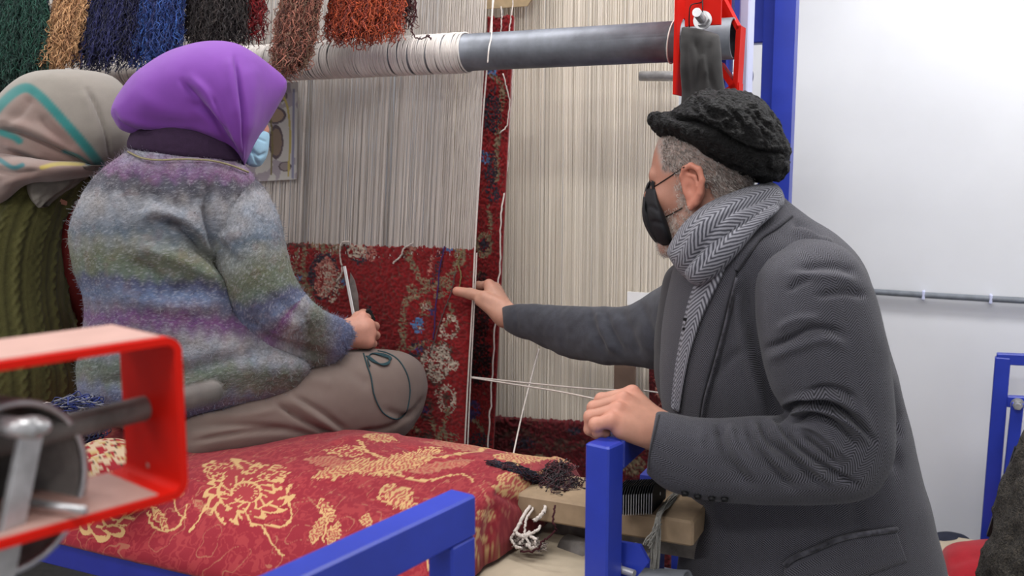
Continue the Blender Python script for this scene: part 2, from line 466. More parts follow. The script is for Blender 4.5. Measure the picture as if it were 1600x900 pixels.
# ---------------------------------------------------------------- materials in use
M_wall = plain('white_wall_paint', (226, 228, 232), 0.75, var=0.05, scale=2.5, bmp=0.06, bscale=90)
M_ceil = plain('ceiling_paint', (226, 226, 224), 0.9, var=0.05, scale=3, bmp=0)
M_floor = plain('grey_terrazzo', (135, 132, 126), 0.5, var=0.2, scale=40, bmp=0.05)
M_blue = plain('blue_enamel', (38, 58, 168), 0.38, var=0.16, scale=9, bmp=0.08, bscale=60, spec=0.5)
M_dkblue = plain('dark_blue_enamel', (30, 40, 140), 0.45, var=0.2, scale=9, bmp=0.08, spec=0.4)
M_lav = plain('pale_lilac_paint', (205, 210, 240), 0.5, var=0.08, scale=9, bmp=0.05)
M_red = plain('red_enamel', (206, 24, 10), 0.6, var=0.12, scale=12, bmp=0.06, bscale=70, spec=0.12)
M_steel = plain('mill_steel', (128, 132, 140), 0.5, 0.4, var=0.4, scale=12, bmp=0.1, bscale=80)
M_zinc = plain('zinc_steel', (190, 190, 192), 0.35, 0.6, var=0.3, scale=40, bmp=0.05)
M_dksteel = plain('rusty_dark_steel', (122, 116, 112), 0.6, 0.15, var=0.5, scale=25, bmp=0.3, bscale=120)
M_black = plain('black_metal', (20, 20, 22), 0.5, 0.3, var=0.3, scale=40, bmp=0.1)
M_wood = plain('pale_timber', (156, 134, 108), 0.7, var=0.3, scale=14, bmp=0.2, bscale=60)
M_ply = plain('plywood', (186, 172, 150), 0.7, var=0.2, scale=10, bmp=0.1)
M_brown = plain('brown_board', (128, 106, 92), 0.7, var=0.2, scale=14)
M_cotton = plain('cotton_warp', (208, 202, 194), 0.9, var=0.28, scale=120, bmp=0, col2=(168, 158, 150))
M_cream = plain('cream_cotton_warp', (232, 224, 210), 0.9, var=0.15, scale=60, bmp=0, col2=(208, 196, 180))
M_silver = plain('bright_silver', (222, 222, 222), 0.35, var=0.05, bmp=0)
M_string = plain('white_string', (226, 216, 208), 0.9, var=0.2, scale=200, bmp=0.3)
M_dust = plain('dusty_red_enamel', (178, 142, 132), 0.6, var=0.1, scale=30, bmp=0.1)
M_blackcloth = plain('black_rag', (40, 38, 38), 0.75, var=0.3, scale=20, bmp=0.2, sheen=0.1)
M_skin = vcol('skin', 0.5, 0.08, 60, 0.18, 0.35, bscale=350, bd=0.0015, sss=0.12)
M_rug = vcol('wool_pile', 0.95, 0.25, 500, 0.6, 0.1, 0.2, 700)
M_damask = vcol('damask_cloth', 0.65, 0.10, 700, 0.25, 0.14, 0.1, 900, 0.001)
M_sweater = vcol('heathered_knit', 0.95, 0.22, 420, 0.8, 0.1, 0.12, 520, 0.003)
M_scarfcol = vcol('soft_scarf', 0.9, 0.07, 300, 0.15, 0.1, 0.25, 800, 0.001)
M_purple = plain('purple_cloth', (114, 55, 150), 0.75, var=0.06, scale=30, bmp=0.15, bscale=900, sheen=0.12, bd=0.001)
M_taupe = plain('taupe_cotton', (118, 103, 96), 0.9, var=0.08, scale=20, bmp=0.3, bscale=900, sheen=0.1, bd=0.001)
M_olive = vcol('olive_knit', 0.95, 0.2, 300, 0.5, 0.1, 0.1, 500, 0.002)
M_maroon = plain('maroon_knit', (98, 26, 24), 0.95, var=0.2, scale=60, bmp=0.5, bscale=500)
M_plum = plain('plum_knit_collar', (52, 34, 58), 0.95, var=0.2, scale=100, bmp=0.4, bscale=500)
M_goldcord = plain('gold_piping', (150, 140, 110), 0.8, var=0.3, scale=300, bmp=0.3)
M_coat = herring('charcoal_herringbone_wool', (88, 87, 95), (15, 15, 20), 0.0130, 0.0039, 1.05, soft=0.25, var=0.3, sheen=0.1)
M_coatfine = plain('charcoal_wool_plain', (46, 45, 50), 0.95, var=0.2, scale=90, bmp=0.4, bscale=600, sheen=0.08)
M_coatblue = plain('slate_wool', (54, 55, 63), 0.95, var=0.3, scale=60, bmp=0.4, bscale=600, sheen=0.12)
M_scarfh = herring('grey_herringbone_scarf', (138, 138, 146), (60, 60, 68), 0.020, 0.0100, 1.4, soft=0.25, var=0.2, sheen=0.1)
M_hat = plain('black_karakul', (8, 7, 8), 0.6, var=0.5, scale=90, bmp=1.0, bscale=240, bd=0.012, spec=0.25)
M_mask = plain('black_mask_cloth', (26, 26, 30), 0.8, var=0.2, scale=60, bmp=0.2)
M_bmask = plain('pale_blue_mask', (160, 200, 222), 0.8, var=0.06, scale=60, bmp=0.2)
M_trouser = plain('dark_trousers', (34, 34, 40), 0.9, var=0.2, scale=30)
M_shoe = plain('black_leather', (18, 17, 17), 0.4, var=0.2, scale=30, spec=0.5)
M_paper = vcol('pattern_paper', 0.8, 0.05, 100, 0)
M_floral = vcol('floral_print', 0.85, 0.08, 300, 0.2)

# ---------------------------------------------------------------- the room
def slab(name, c, su, sv, sz, mat):
    b = MB(); b.box(c, su, sv, sz); o = b.build(name, mat); o['kind'] = 'structure'; return o
slab('floor', L(0, -1.75, -0.05), 6.0, 5.6, 0.1, M_floor)
slab('ceiling', L(0, -1.75, 3.05), 6.0, 5.6, 0.1, M_ceil)
slab('wall_back', L(0, 1.0, 1.5), 6.0, 0.1, 3.0, M_wall)
slab('wall_right', L(2.85, -1.75, 1.5), 0.1, 5.4, 3.0, M_wall)
slab('wall_left', L(-2.85, -1.75, 1.5), 0.1, 5.4, 3.0, M_wall)
slab('wall_front', L(0, -4.5, 1.5), 6.0, 0.1, 3.0, M_wall)
# lamp housings, also for the added frontal fill and rear-warp lamps
for i, (u_, v_, sx_, sy_, pw_) in enumerate(LAMPS):
    e = empty('ceiling_or_fill_lamp', L(u_, v_, 2.94), 'long white ceiling tube light, ' + ['above the left end of the loom', 'above the wall end by the standing man', 'above the left aisle', 'above the right aisle', 'added frontal fill, unseen behind the viewer', 'added to brighten the rear warp, above the right end of the roller'][i], 'light')
    b = MB(); b.box(L(u_, v_, 2.985), sx_ + 0.1, sy_ + 0.1, 0.03); b.build('housing', M_ceil, e)
# conduit on the back wall
c0 = onv(1230, 452, 0.925); c1 = onv(1700, 475, 0.925)
cz = (c0[2] + c1[2]) / 2
def ucoord(P): return float(np.dot(np.asarray(P) - ORG, UU))
u0, u1 = ucoord(onv(1230, 452, 0.925)), 2.78
e = empty('conduit', L(u0, 0.93, cz), 'thin grey conduit running along the white back wall', 'conduit')
b = MB(); pts = [onv(1180, 449, 0.93)] + [onv(x, y, 0.93) for x, y in ((1280, 452), (1365, 456), (1443, 461), (1548, 467), (1640, 472), (1760, 479))]
b.tube(curve(pts, 40), 0.0092, 10); b.build('pipe', plain('grey_plastic', (122, 128, 136), 0.5), e, True)
for px, py in ((1443, 461), (1548, 467), (1640, 472)):
    b = MB(); q = onv(px, py, 0.935); b.box(q, 0.008, 0.03, 0.026, bev=0.002); b.build('clip', M_lav, e)

# ---------------------------------------------------------------- warp sheets
def warp(name, tl, tr, bl, br, n, r, plane, mat, parent, cols=(0.84, 1.02), jit=0.3, seed=0, gap=()):
    rs = np.random.RandomState(seed)
    f = (np.arange(n) + rs.uniform(-jit, jit, n)) / (n - 1); f = np.clip(f, 0, 1)
    for g in gap: f = np.where(abs(f - g) < 0.004, g - 0.004, f)
    A = np.array([plane(*tl), plane(*tr), plane(*bl), plane(*br)])
    top = A[0] + (A[1] - A[0]) * f[:, None]; bot = A[2] + (A[3] - A[2]) * f[:, None]
    top = top + VV * (rs.choice([-1, 1], n) * 0.003)[:, None]; bot = bot + VV * (rs.choice([-1, 1], n) * 0.003)[:, None]
    m = 7; t = np.linspace(0, 1, m)[None, :, None]
    P = top[:, None] * (1 - t) + bot[:, None] * t
    P = P + UU * (np.sin(t[..., 0] * 3.1 + rs.uniform(0, 6, n)[:, None]) * 0.0008 * np.sin(np.pi * t[..., 0]))[..., None]
    V, F = strands(P, r, 4)
    k = rs.uniform(cols[0], cols[1], n) * (0.92 + 0.14 * n2(f * 60, f * 0 + seed)); k = np.repeat(k, m * 4)
    return obj(name, V, F, mat, parent, True, col=np.stack([k, k * 0.985, k * 0.97], 1), kind='stuff')
def cottonmat(name, col):
    m, nt, b_ = NT(name, 0.9); a = nd(nt, 'ShaderNodeAttribute'); a.attribute_name = 'Col'
    nt.links.new(mixc(nt, 1.0, rgb(*col), a.outputs['Color'], 'MULTIPLY'), b_.inputs['Base Color']); return m
M_warpA = cottonmat('grey_cotton_threads', (226, 219, 213)); M_warpB = cottonmat('cream_cotton_threads', (252, 245, 232))

loom = empty('carpet_loom', L(0.3, 0, 0), 'front carpet loom with steel roller, red end bracket and blue frame, strung with grey-white warp', 'loom')
warp('warp_threads', (-330, -190), (771, -190), (-330, 430), (740, 400), 1300, 0.00070, onw, M_warpA, loom, seed=1, gap=(0.53, 0.58, 0.66, 0.73, 0.82, 0.91))
warp('warp_threads', (-330, -190), (770, -190), (-330, 430), (739, 400), 900, 0.0008, lambda x, y: onw(x, y, 0.035), M_warpA, loom, cols=(0.7, 0.95), seed=2)
warp('warp_threads', (-330, -190), (700, -190), (-330, 430), (700, 400), 520, 0.0013, lambda x, y: onw(x, y, 0.10), M_warpA, loom, cols=(0.75, 0.95), seed=3)
# roller beam through the bracket
BR = 0.0427
def beamp(u, dv=0, dz=0): return L(u, -0.045 + dv, 1.80 + dz)
def ub(px):
    d = ray(px, 80); s = np.dot(L(0, -0.045, 0) - CAM, VV) / np.dot(d, VV); return ucoord(CAM + d * s)
bu1 = ub(1146)
def pipe(mb, a, b_, ro, ri, n=40):
    a = np.asarray(a, float); b_ = np.asarray(b_, float); d = (b_ - a) / np.linalg.norm(b_ - a)
    x = np.cross(d, ZZ); x /= np.linalg.norm(x); y = np.cross(x, d); an = np.linspace(0, 2 * np.pi, n, endpoint=False)
    c_ = np.cos(an)[:, None] * x + np.sin(an)[:, None] * y
    V = np.vstack([a + c_ * ro, b_ + c_ * ro, b_ + c_ * ri, a + c_ * ri]); F = []
    for k in range(4):
        for j in range(n): F.append((k * n + j, k * n + (j + 1) % n, ((k + 1) % 4) * n + (j + 1) % n, ((k + 1) % 4) * n + j))
    mb.add(V, F)
b = MB(); pipe(b, beamp(-2.2), beamp(bu1), BR, BR - 0.004); b.build('roller_beam', M_steel, loom, True)
# cotton wound round the beam
rs = np.random.RandomState(5); ringsP = []; u = -1.6; ue = ub(731)
while u < ue:
    tl_ = rs.normal(0, 0.002); a = np.linspace(0, 2 * np.pi, 25)
    ringsP.append(beamp(0) + UU * (u + tl_ * np.sin(a))[:, None] + (VV * np.cos(a)[:, None] + ZZ * np.sin(a)[:, None]) * (BR + 0.0022 + rs.uniform(0, 0.0012)))
    u += 0.0034 if rs.rand() > 0.10 else rs.uniform(0.005, 0.009)
V, F = strands(np.array(ringsP), 0.0022, 5); kk = np.repeat(rs.uniform(0.82, 1.02, len(ringsP)), 25 * 5)
obj('wound_cotton', V, F, M_warpA, loom, True, col=np.stack([kk] * 3, 1), kind='stuff')
# knots and loose ends on the beam
b = MB()
for pts in ([(1290, 0)],):
    pass
def stringmesh(name, pts, r, mat, parent=None, m=40, n=6, wob=0.0, label=None, cat=None, group=None, seed=0):
    C_ = pcurve(pts, m)
    if wob:
        q = np.linspace(0, 1, m) * len(pts) * 9
        C_ = C_ + np.stack([n2(q, q * 0 + 1, seed), n2(q, q * 0 + 5, seed), n2(q, q * 0 + 9, seed)], 1) * wob - wob / 2
    V, F = tube(C_, r, n); o = obj(name, V, F, mat, parent, True)
    if label: tag(o, label, cat, group)
    return o
stringmesh('loose_string', [(771, -30, 2.33), (769, 20, 2.3), (768, 55, 2.25), (764, 75, 2.215), (762, 98, 2.21)], 0.0017, M_string, None, label='short white string hanging over the bare steel roller', cat='string')
# string tied round the right end of the beam
a = np.linspace(0, 2 * np.pi, 40); P = beamp(0) + UU * (ub(1052) + 0.006 * np.sin(a))[:, None] + (VV * np.cos(a)[:, None] + ZZ * np.sin(a)[:, None]) * (BR + 0.002)
b = MB(); b.tube(P, 0.0018, 6, False); tag(b.build('tied_string', M_string, None, True), 'beige string tied round the roller beside the black rag', 'string')

# bracket and uprights at the right end
def bp(px, py, v): return onv(px, py, v)
ubr0, ubr1 = ub(1066), ub(1128)
pb = MB(); zc = 1.9
umid = (ubr0 + ubr1) / 2; wbr = ubr1 - ubr0
# front plate (towards viewer), rear plate and side flange with the pipe hole
ua_, ue_ = ucoord(onv(1070, 32, -0.119)), ucoord(onv(1126, 32, -0.119)); pb.box(L((ua_ + ue_) / 2, -0.115, 1.985), ue_ - ua_, 0.008, 0.33); pb.box(L(umid, 0.03, 1.985), wbr, 0.008, 0.33)
pb.build('red_bracket_plate', M_red, loom)
pb = MB()
n = 28; V = []; F = []
hole = [(math.cos(t) * 0.047, math.sin(t) * 0.047) for t in np.linspace(0, 2 * math.pi, n, endpoint=False)]
outer = []
for (x, y) in hole:
    k = max(abs(x) / 0.068, abs(y) / 0.085); outer.append((x / k, y / k))
for du in (0, 0.006):
    for (x, y) in hole: V.append(beamp(ubr0 + du, x - 0.0, y))
    for (x, y) in outer: V.append(beamp(ubr0 + du, x, y))
for j in range(n):
    k = (j + 1) % n
    F += [(j, k, n + k, n + j), (2 * n + k, 2 * n + j, 3 * n + j, 3 * n + k), (n + j, n + k, 3 * n + k, 3 * n + j), (k, j, 2 * n + j, 2 * n + k)]
pb.add(V, F); pb.box(beamp(ubr0 + 0.003, 0, 0.19), 0.006, 0.136, 0.21); pb.box(beamp(ubr0 + 0.003, 0, -0.10), 0.006, 0.136, 0.03)
pb.build('red_bracket_web', M_red, loom)
# slanted flange with triangular opening at right side
pb = MB()
qa = lambda px, py: onv(px, py, -0.02)
pb.bar(qa(1124, 100), qa(1150, 138), 0.012, 0.05, up=VV); pb.bar(qa(1127, -8), qa(1156, 48), 0.008, 0.05, up=VV)
pb.bar(qa(1158, 42), qa(1152, 142), 0.010, 0.05, up=VV); pb.bar(qa(1150, 130), qa(1147, 200), 0.022, 0.04, up=VV)
pb.bar(qa(1128, 150), qa(1152, 136), 0.012, 0.05, up=VV)
pb.build('red_side_flange', M_red, loom)
def bolt(name, c, ax, length, r, parent, nut=0.017, mat=None, label=None, out=0.5):
    mb = MB(); c = np.asarray(c, float); ax = np.asarray(ax, float); ax = ax / np.linalg.norm(ax)
    m_ = max(6, int(length / 0.0012)); t = np.linspace(0, 1, m_)
    mb.tube(c + ax * (length * t)[:, None], r * (1 + 0.05 * (np.arange(m_) % 2)), 14)
    o = mb.build(name, mat or M_zinc, parent, False)
    if label: o['label'] = label
    x = np.cross(ax, ZZ); x /= np.linalg.norm(x); y = np.cross(x, ax)
    mb = MB(); mb.prism([(nut * math.cos(k * math.pi / 3), nut * math.sin(k * math.pi / 3)) for k in range(6)], x, y, ax, c + ax * nut * 0.6, nut * 0.9); mb.build('nut', M_zinc, o)
    mb = MB(); mb.prism([(nut * 1.35 * math.cos(k * math.pi / 10), nut * 1.35 * math.sin(k * math.pi / 10)) for k in range(20)], x, y, ax, c + ax * 0.002, 0.003); mb.build('washer', M_zinc, o)
    return o
bc = onv(1098, 32, -0.119); tip = onv(1087, 17, -0.20)
bolt('clamp_bolt', bc, tip - bc, 0.07, 0.0085, loom, 0.014)
wire = MB(); wire.tube(pcurve([(1100, -20, 2.02), (1097, 2, 2.0), (1080, 8, 1.99), (1077, 25, 1.99), (1077, 45, 2.0)], 30), 0.0012, 6)
wire.tube(pcurve([(1097, -10, 2.0), (1098, 15, 1.98), (1096, 30, 1.99), (1092, 48, 2.0)], 20), 0.0012, 6)
tag(wire.build('black_wire', M_black, None, True), 'thin black wire tied round the bolt on the red bracket', 'wire')
# black rag hung on the bracket
def ragdisp(V, cl): return 0.006 * np.sin(cl[:, 0] * 90 + 6 * fbm(V * 9, 2, 3))
rag = garment('hanging_black_rag', [(1066, 40, 1118, 52, 1.99, 0.012), (1064, 60, 1124, 60, 1.98, 0.016), (1063, 100, 1128, 100, 1.97, 0.02), (1065, 150, 1133, 150, 1.97, 0.02), (1062, 200, 1134, 200, 1.97, 0.02), (1070, 240, 1128, 240, 1.97, 0.015)], M_blackcloth, None,
    [([(1085, 60), (1095, 95), (1090, 140)], 6, -0.006), ([(1072, 70), (1078, 160)], 5, -0.005), ([(1110, 65), (1105, 100), (1118, 150)], 5, -0.005), ([(1097, 85), (1103, 120)], 5, 0.006)], 60, 60, 0.15, 0.2, 0.003, 22)
tag(rag, 'black cloth rag draped from the red bracket at the end of the roller', 'rag')
# uprights behind
pm = MB(); a_, b_ = L(0, 0, 0), 0
def post(name, px, v, wu, wv, z0, z1, mat, parent, py=100):
    q = onv(px, py, v); mb = MB(); mb.box(np.array([q[0], q[1], (z0 + z1) / 2]) , wu, wv, z1 - z0, bev=0.003); return mb.build(name, mat, parent)
post('upright', 1106, 0.08, 0.10, 0.06, 0, 2.4, M_blue, loom)
post('upright_edge', 1165, 0.10, 0.022, 0.06, 0, 2.4, M_lav, loom)
post('wall_upright', 1212, 0.45, 0.062, 0.05, 0, 2.45, M_blue, loom)
post('wall_upright_edge', 1236, 0.46, 0.014, 0.05, 0, 2.45, M_lav, loom)
mb = MB(); q0 = onv(1140, 32, 0.47); q1 = onv(1205, 32, 0.47); mb.box((q0 + q1) / 2 + ZZ * 0.06, 0.17, 0.05, 0.24, bev=0.003); mb.build('top_rail', M_blue, loom)
mb = MB(); mb.tube([onv(1000, 119, 0.30), onv(1176, 119, 0.30)], 0.0125, 20); mb.build('steel_crossbar', M_zinc, loom, True)
# lower rollers and base rails of the loom (mostly hidden by the bench)
mb = MB(); pipe(mb, L(-2.2, 0.0, 0.55), L(0.75, 0.0, 0.55), 0.05, 0.045); mb.build('lower_roller', M_steel, loom, True)
mb = MB(); mb.box(L(0.80, 0.05, 0.4), 0.06, 0.1, 0.8); mb.build('upright_foot', M_blue, loom)
mb = MB(); mb.box(L(-0.7, 0.12, 2.45), 3.2, 0.08, 0.08); mb.build('head_beam', M_blue, loom)
mb = MB(); mb.box(L(-2.25, 0.05, 1.2), 0.08, 0.1, 2.4); mb.build('upright', M_blue, loom)

# rear warp and carpets
loom2 = empty('rear_loom_warp', L(0.1, 0.35, 0), 'cream warp of the rear loom behind the standing man', 'loom')
warp('warp_threads', (690, -190), (1066, -190), (690, 668), (1050, 668), 420, 0.0009, lambda x, y: onv(x, y, 0.35), M_warpB, loom2, cols=(0.92, 1.0), jit=0.5, seed=4)
warp('warp_threads', (690, -190), (1066, -190), (690, 668), (1050, 668), 520, 0.0013, lambda x, y: onv(x, y, 0.362), M_warpB, loom2, cols=(0.92, 1.0), jit=0.5, seed=9)
mb = MB(); mb.box(L(0.05, 0.36, 2.48), 1.3, 0.06, 0.06); mb.build('head_beam', M_blue, loom2)
for q in (-1.95, 0.66):
    mb = MB(); mb.box(L(q, 0.40, 1.25), 0.05, 0.05, 2.5); mb.build('upright', M_blue, loom2)
mb = MB(); mb.box((onv(976, 610, 0.30)), 0.055, 0.02, 0.22); mb.build('brown_batten', M_brown, loom2)
mb = MB(); mb.box((onv(1000, 467, 0.33)), 0.07, 0.003, 0.035); tag(mb.build('white_slip', M_paper, None), 'small white rectangle in the rear cream warp by his elbow', 'paper')  # thin white box set as a pale rectangle in the rear warp
bpy.data.objects['white_slip'].data.color_attributes.new('Col', 'FLOAT_COLOR', 'POINT').data.foreach_set('color', [0.9] * 32)
mb = MB(); mb.prism([(-0.075, -0.0), (0.06, -0.0), (0.085, 0.03), (0.085, 0.10), (-0.075, 0.10)], UU, ZZ, -VV, onv(792, 12, 0.30), 0.006)
tag(mb.build('cardboard_piece', plain('cardboard', (200, 176, 140), 0.9), None), 'piece of tan cardboard hung above the narrow red carpet strip', 'cardboard')

# -- carpet painting in knots
RED = s2l((122, 11, 17)); DRED = s2l((84, 8, 14)); NAVY = s2l((42, 34, 48)); OLV = s2l((124, 108, 84)); CRM = s2l((178, 164, 148)); PNK = s2l((170, 110, 98)); BLU = s2l((78, 112, 158)); BRN = s2l((78, 50, 42)); PRP = s2l((60, 44, 96))
def rug(name, corners, nu, nw, plane, motifs, parent=None, pile=0.006, base=RED, edge_top=True, seed=0, lattice=True):
    tl, tr, bl, br = [plane(*c) for c in corners]
    f, g = np.meshgrid(np.linspace(0, 1, nu), np.linspace(0, 1, nw), indexing='xy')
    G = (tl * (1 - f[..., None]) + tr * f[..., None]) * (1 - g[..., None]) + (bl * (1 - f[..., None]) + br * f[..., None]) * g[..., None]
    wu = np.linalg.norm(tr - tl); hw = np.linalg.norm(bl - tl); kn = 0.0036
    cu = np.floor(f * wu / kn); cv = np.floor(g * hw / kn)
    st = lambda q: np.clip((q - .5) * 1.7 + .5, 0, 1)
    jj = st(vnoise(G / 0.0042, seed)); j2 = st(vnoise(G / 0.0034 + 31, seed + 3))
    fq = ((cu + .5) * kn / wu)[..., None]; gq = ((cv + .5) * kn / hw)[..., None]
    Q = (tl * (1 - fq) + tr * fq) * (1 - gq) + (bl * (1 - fq) + br * fq) * gq
    X, Y = proj(G); X = X + (jj - .5) * 4.5; Y = Y + (j2 - .5) * 4.5
    C = np.tile(base, X.shape + (1,))
    if lattice:   # scattered small figures over the whole field
        lf = fbm(Q * 26, 2, seed + 5); m = (abs(lf - 0.5) < 0.01); 
        C = np.where(m[..., None] & (j2 > 0.55)[..., None], DRED * 0.6 + OLV * 0.25, C)
    H = 0
    for mo in motifs:
        kind, pts, wd, colr, dens = mo
        if kind == 'line': d, t = pdist(X, Y, pts); m = (d < wd)
        elif kind == 'blob':
            (cx, cy), (rx, ry) = pts; rr = np.hypot((X - cx) / rx, (Y - cy) / ry) + (fbm(Q * 60, 2, 4) - .5) * .5; m = rr < 1
        elif kind == 'ring':
            (cx, cy), (rx, ry) = pts; rr = np.hypot((X - cx) / rx, (Y - cy) / ry); m = abs(rr - 1) * min(rx, ry) < wd
        m = m & (j2 < dens)
        C = np.where(m[..., None], colr, C)
    C = C * (0.62 + 0.5 * jj + 0.2 * j2)[..., None] * (0.85 + 0.3 * fbm(Q * np.array([9, 9, 20.]), 2, seed + 8))[..., None]
    n = np.cross(tr - tl, bl - tl); n /= np.linalg.norm(n)
    if np.dot(n, CAM - tl) < 0: n = -n
    tuft = abs(np.sin(f * wu / kn * np.pi)) * abs(np.sin(g * hw / kn * np.pi))
    D = pile * (0.3 + 0.55 * jj + 0.4 * fbm(G * 90, 2, 6))
    D[0] = 0; D[-1] = 0; D[:, 0] = 0; D[:, -1] = 0
    G = G + n * D[..., None]
    if edge_top: G[:4] += ZZ * ((fbm(G[:4] * 150, 2, 7) - .4) * 0.018 * np.array([1, .7, .4, .2])[:, None])[..., None]
    V = G.reshape(-1, 3); i, j = np.meshgrid(np.arange(nw - 1), np.arange(nu - 1), indexing='ij'); a = (i * nu + j).ravel()
    F = np.stack([a, a + nu, a + nu + 1, a + 1], 1)
    # flat woven back
    n0 = len(V); B = np.array([tl, tr, br, bl]) - n * 0.004
    ed = [tl, tr, br, bl]
    V = np.vstack([V, B, ed]); F = np.vstack([F, [[n0, n0 + 1, n0 + 2, n0 + 3]], [[n0 + k, n0 + 4 + k, n0 + 4 + (k + 1) % 4, n0 + (k + 1) % 4] for k in range(4)]])
    C = np.vstack([C.reshape(-1, 3), np.tile(base, (8, 1))])
    return obj(name, V, F, M_rug, parent, True, col=C)
mot = [
 ('line', [(478, 385), (476, 430), (488, 470)], 4, OLV, .7), ('line', [(466, 390), (462, 440), (470, 470)], 3, OLV, .6), ('line', [(430, 378), (560, 384)], 6, BRN, .6), ('line', [(495, 380), (520, 392), (530, 385)], 7, OLV, .6),
 ('blob', [(507, 432), (23, 36)], 0, NAVY, .8), ('blob', [(510, 434), (17, 30)], 0, PNK, .8), ('blob', [(510, 436), (13, 26)], 0, CRM, .5), ('blob', [(500, 432), (8, 18)], 0, s2l((140, 50, 48)), .35),
 ('blob', [(468, 434), (13, 12)], 0, OLV, .6), ('blob', [(468, 434), (6, 6)], 0, BLU, .6), ('blob', [(532, 438), (10, 12)], 0, OLV, .6), ('blob', [(536, 440), (5, 5)], 0, BLU, .7),
 ('line', [(520, 470), (530, 445), (528, 425)], 4, CRM, .5), ('line', [(470, 470), (500, 490), (530, 500)], 3, BRN, .6), ('line', [(478, 466), (480, 455), (490, 450)], 3, OLV, .6),
 ('blob', [(566, 392), (22, 20)], 0, NAVY, .75), ('blob', [(560, 392), (14, 12)], 0, CRM, .7), ('blob', [(580, 395), (9, 13)], 0, PNK, .6),
 ('line', [(648, 388), (640, 398), (650, 420), (660, 438), (668, 450)], 5, OLV, .65), ('line', [(668, 440), (700, 435), (715, 410), (722, 392)], 6, OLV, .6), ('line', [(668, 450), (655, 460), (636, 470), (631, 500), (632, 530), (628, 548)], 5, OLV, .7),
 ('line', [(668, 450), (690, 448), (704, 430)], 4, OLV, .6), ('blob', [(644, 450), (9, 8)], 0, OLV, .6), ('blob', [(720, 402), (9, 16)], 0, OLV, .8), ('blob', [(700, 385), (16, 8)], 0, BLU, .4), ('blob', [(722, 386), (10, 6)], 0, OLV, .8),
 ('line', [(690, 395), (686, 420), (678, 440)], 4, NAVY, .6), ('blob', [(645, 385), (10, 8)], 0, PNK, .5), ('line', [(676, 400), (672, 428)], 3, PNK, .5),
 ('blob', [(668, 482), (11, 12)], 0, OLV, .6), ('blob', [(666, 480), (5, 6)], 0, CRM, .6), ('line', [(682, 462), (700, 455), (706, 440)], 4, OLV, .6), ('blob', [(678, 486), (6, 6)], 0, PRP, .7),
 ('blob', [(655, 508), (9, 12)], 0, BLU, .75), ('blob', [(658, 512), (4, 5)], 0, CRM, .6), ('line', [(704, 475), (706, 495), (700, 505)], 4, OLV, .7), ('ring', [(704, 510), (12, 16)], 3, CRM, .55), ('line', [(690, 522), (704, 528), (714, 515)], 3, CRM, .5),
 ('blob', [(578, 487), (6, 12)], 0, NAVY, .8), ('blob', [(580, 494), (3, 5)], 0, CRM, .5),
 ('blob', [(668, 545), (30, 16)], 0, NAVY, .7), ('blob', [(655, 545), (12, 6)], 0, PRP, .5), ('blob', [(682, 566), (27, 36)], 0, BRN, .75), ('blob', [(684, 566), (23, 33)], 0, s2l((160, 150, 138)), .6), ('blob', [(684, 568), (20, 28)], 0, CRM, .45), ('blob', [(710, 570), (10, 8)], 0, CRM, .8), ('line', [(640, 545), (665, 535), (690, 535)], 3, OLV, .6),
 ('ring', [(700, 622), (11, 18)], 3, CRM, .6), ('line', [(682, 612), (694, 606)], 3, CRM, .6), ('line', [(700, 640), (696, 660), (686, 690)], 4, OLV, .75), ('line', [(668, 640), (678, 662), (686, 690)], 3, OLV, .7), ('ring', [(667, 638), (9, 13)], 3, BRN, .7), ('blob', [(667, 640), (5, 7)], 0, PRP, .7), ('blob', [(700, 622), (6, 10)], 0, BRN, .7),
 ('line', [(642, 660), (655, 675), (650, 695)], 4, OLV, .6), ('blob', [(700, 682), (20, 10)], 0, OLV, .35), ('blob', [(664, 680), (14, 10)], 0, BRN, .6),
 ('line', [(440, 500), (470, 530), (520, 600), (600, 640)], 5, OLV, .5), ('blob', [(350, 450), (40, 40)], 0, CRM, .4), ('blob', [(250, 550), (60, 60)], 0, NAVY, .5)]
carpet = rug('half_woven_carpet', [(-330, 352), (742, 390), (-330, 860), (722, 760)], 900, 330, onw, mot, seed=1)
tag(carpet, 'half-woven red floral carpet on the front loom below the warp', 'carpet')
mot2 = [('blob', [(770, 110), (9, 12)], 0, BLU, .8), ('line', [(768, 118), (782, 128), (786, 150), (778, 210), (776, 280)], 4, OLV, .7), ('blob', [(770, 170), (14, 35)], 0, NAVY, .6), ('blob', [(768, 260), (10, 25)], 0, NAVY, .6), ('blob', [(758, 245), (8, 10)], 0, BLU, .6), ('blob', [(772, 300), (12, 16)], 0, NAVY, .6),
  ('ring', [(757, 383), (10, 16)], 3, OLV, .8), ('blob', [(757, 383), (6, 12)], 0, NAVY, .8), ('blob', [(750, 430), (9, 10)], 0, OLV, .6), ('line', [(762, 320), (768, 350), (764, 375)], 3, OLV, .6), ('blob', [(752, 480), (14, 60)], 0, s2l((50, 12, 18)), .8), ('blob', [(750, 560), (18, 40)], 0, s2l((40, 14, 20)), .8),
  ('blob', [(742, 640), (9, 16)], 0, PRP, .7), ('line', [(744, 655), (752, 668), (758, 680)], 3, OLV, .7), ('blob', [(750, 690), (16, 16)], 0, NAVY, .6)]
strip = rug('narrow_carpet_strip', [(762, 28), (803, 26), (715, 760), (768, 760)], 60, 560, lambda x, y: onv(x, y, 0.16), mot2, seed=2, pile=0.005)
tag(strip, 'narrow vertical strip of red patterned carpet hanging beside the front warp', 'carpet')
mb = MB(); mb.bar(L(-0.18, 0.19, 1.95), L(0.13, 0.19, 1.95), 0.02, 0.02)
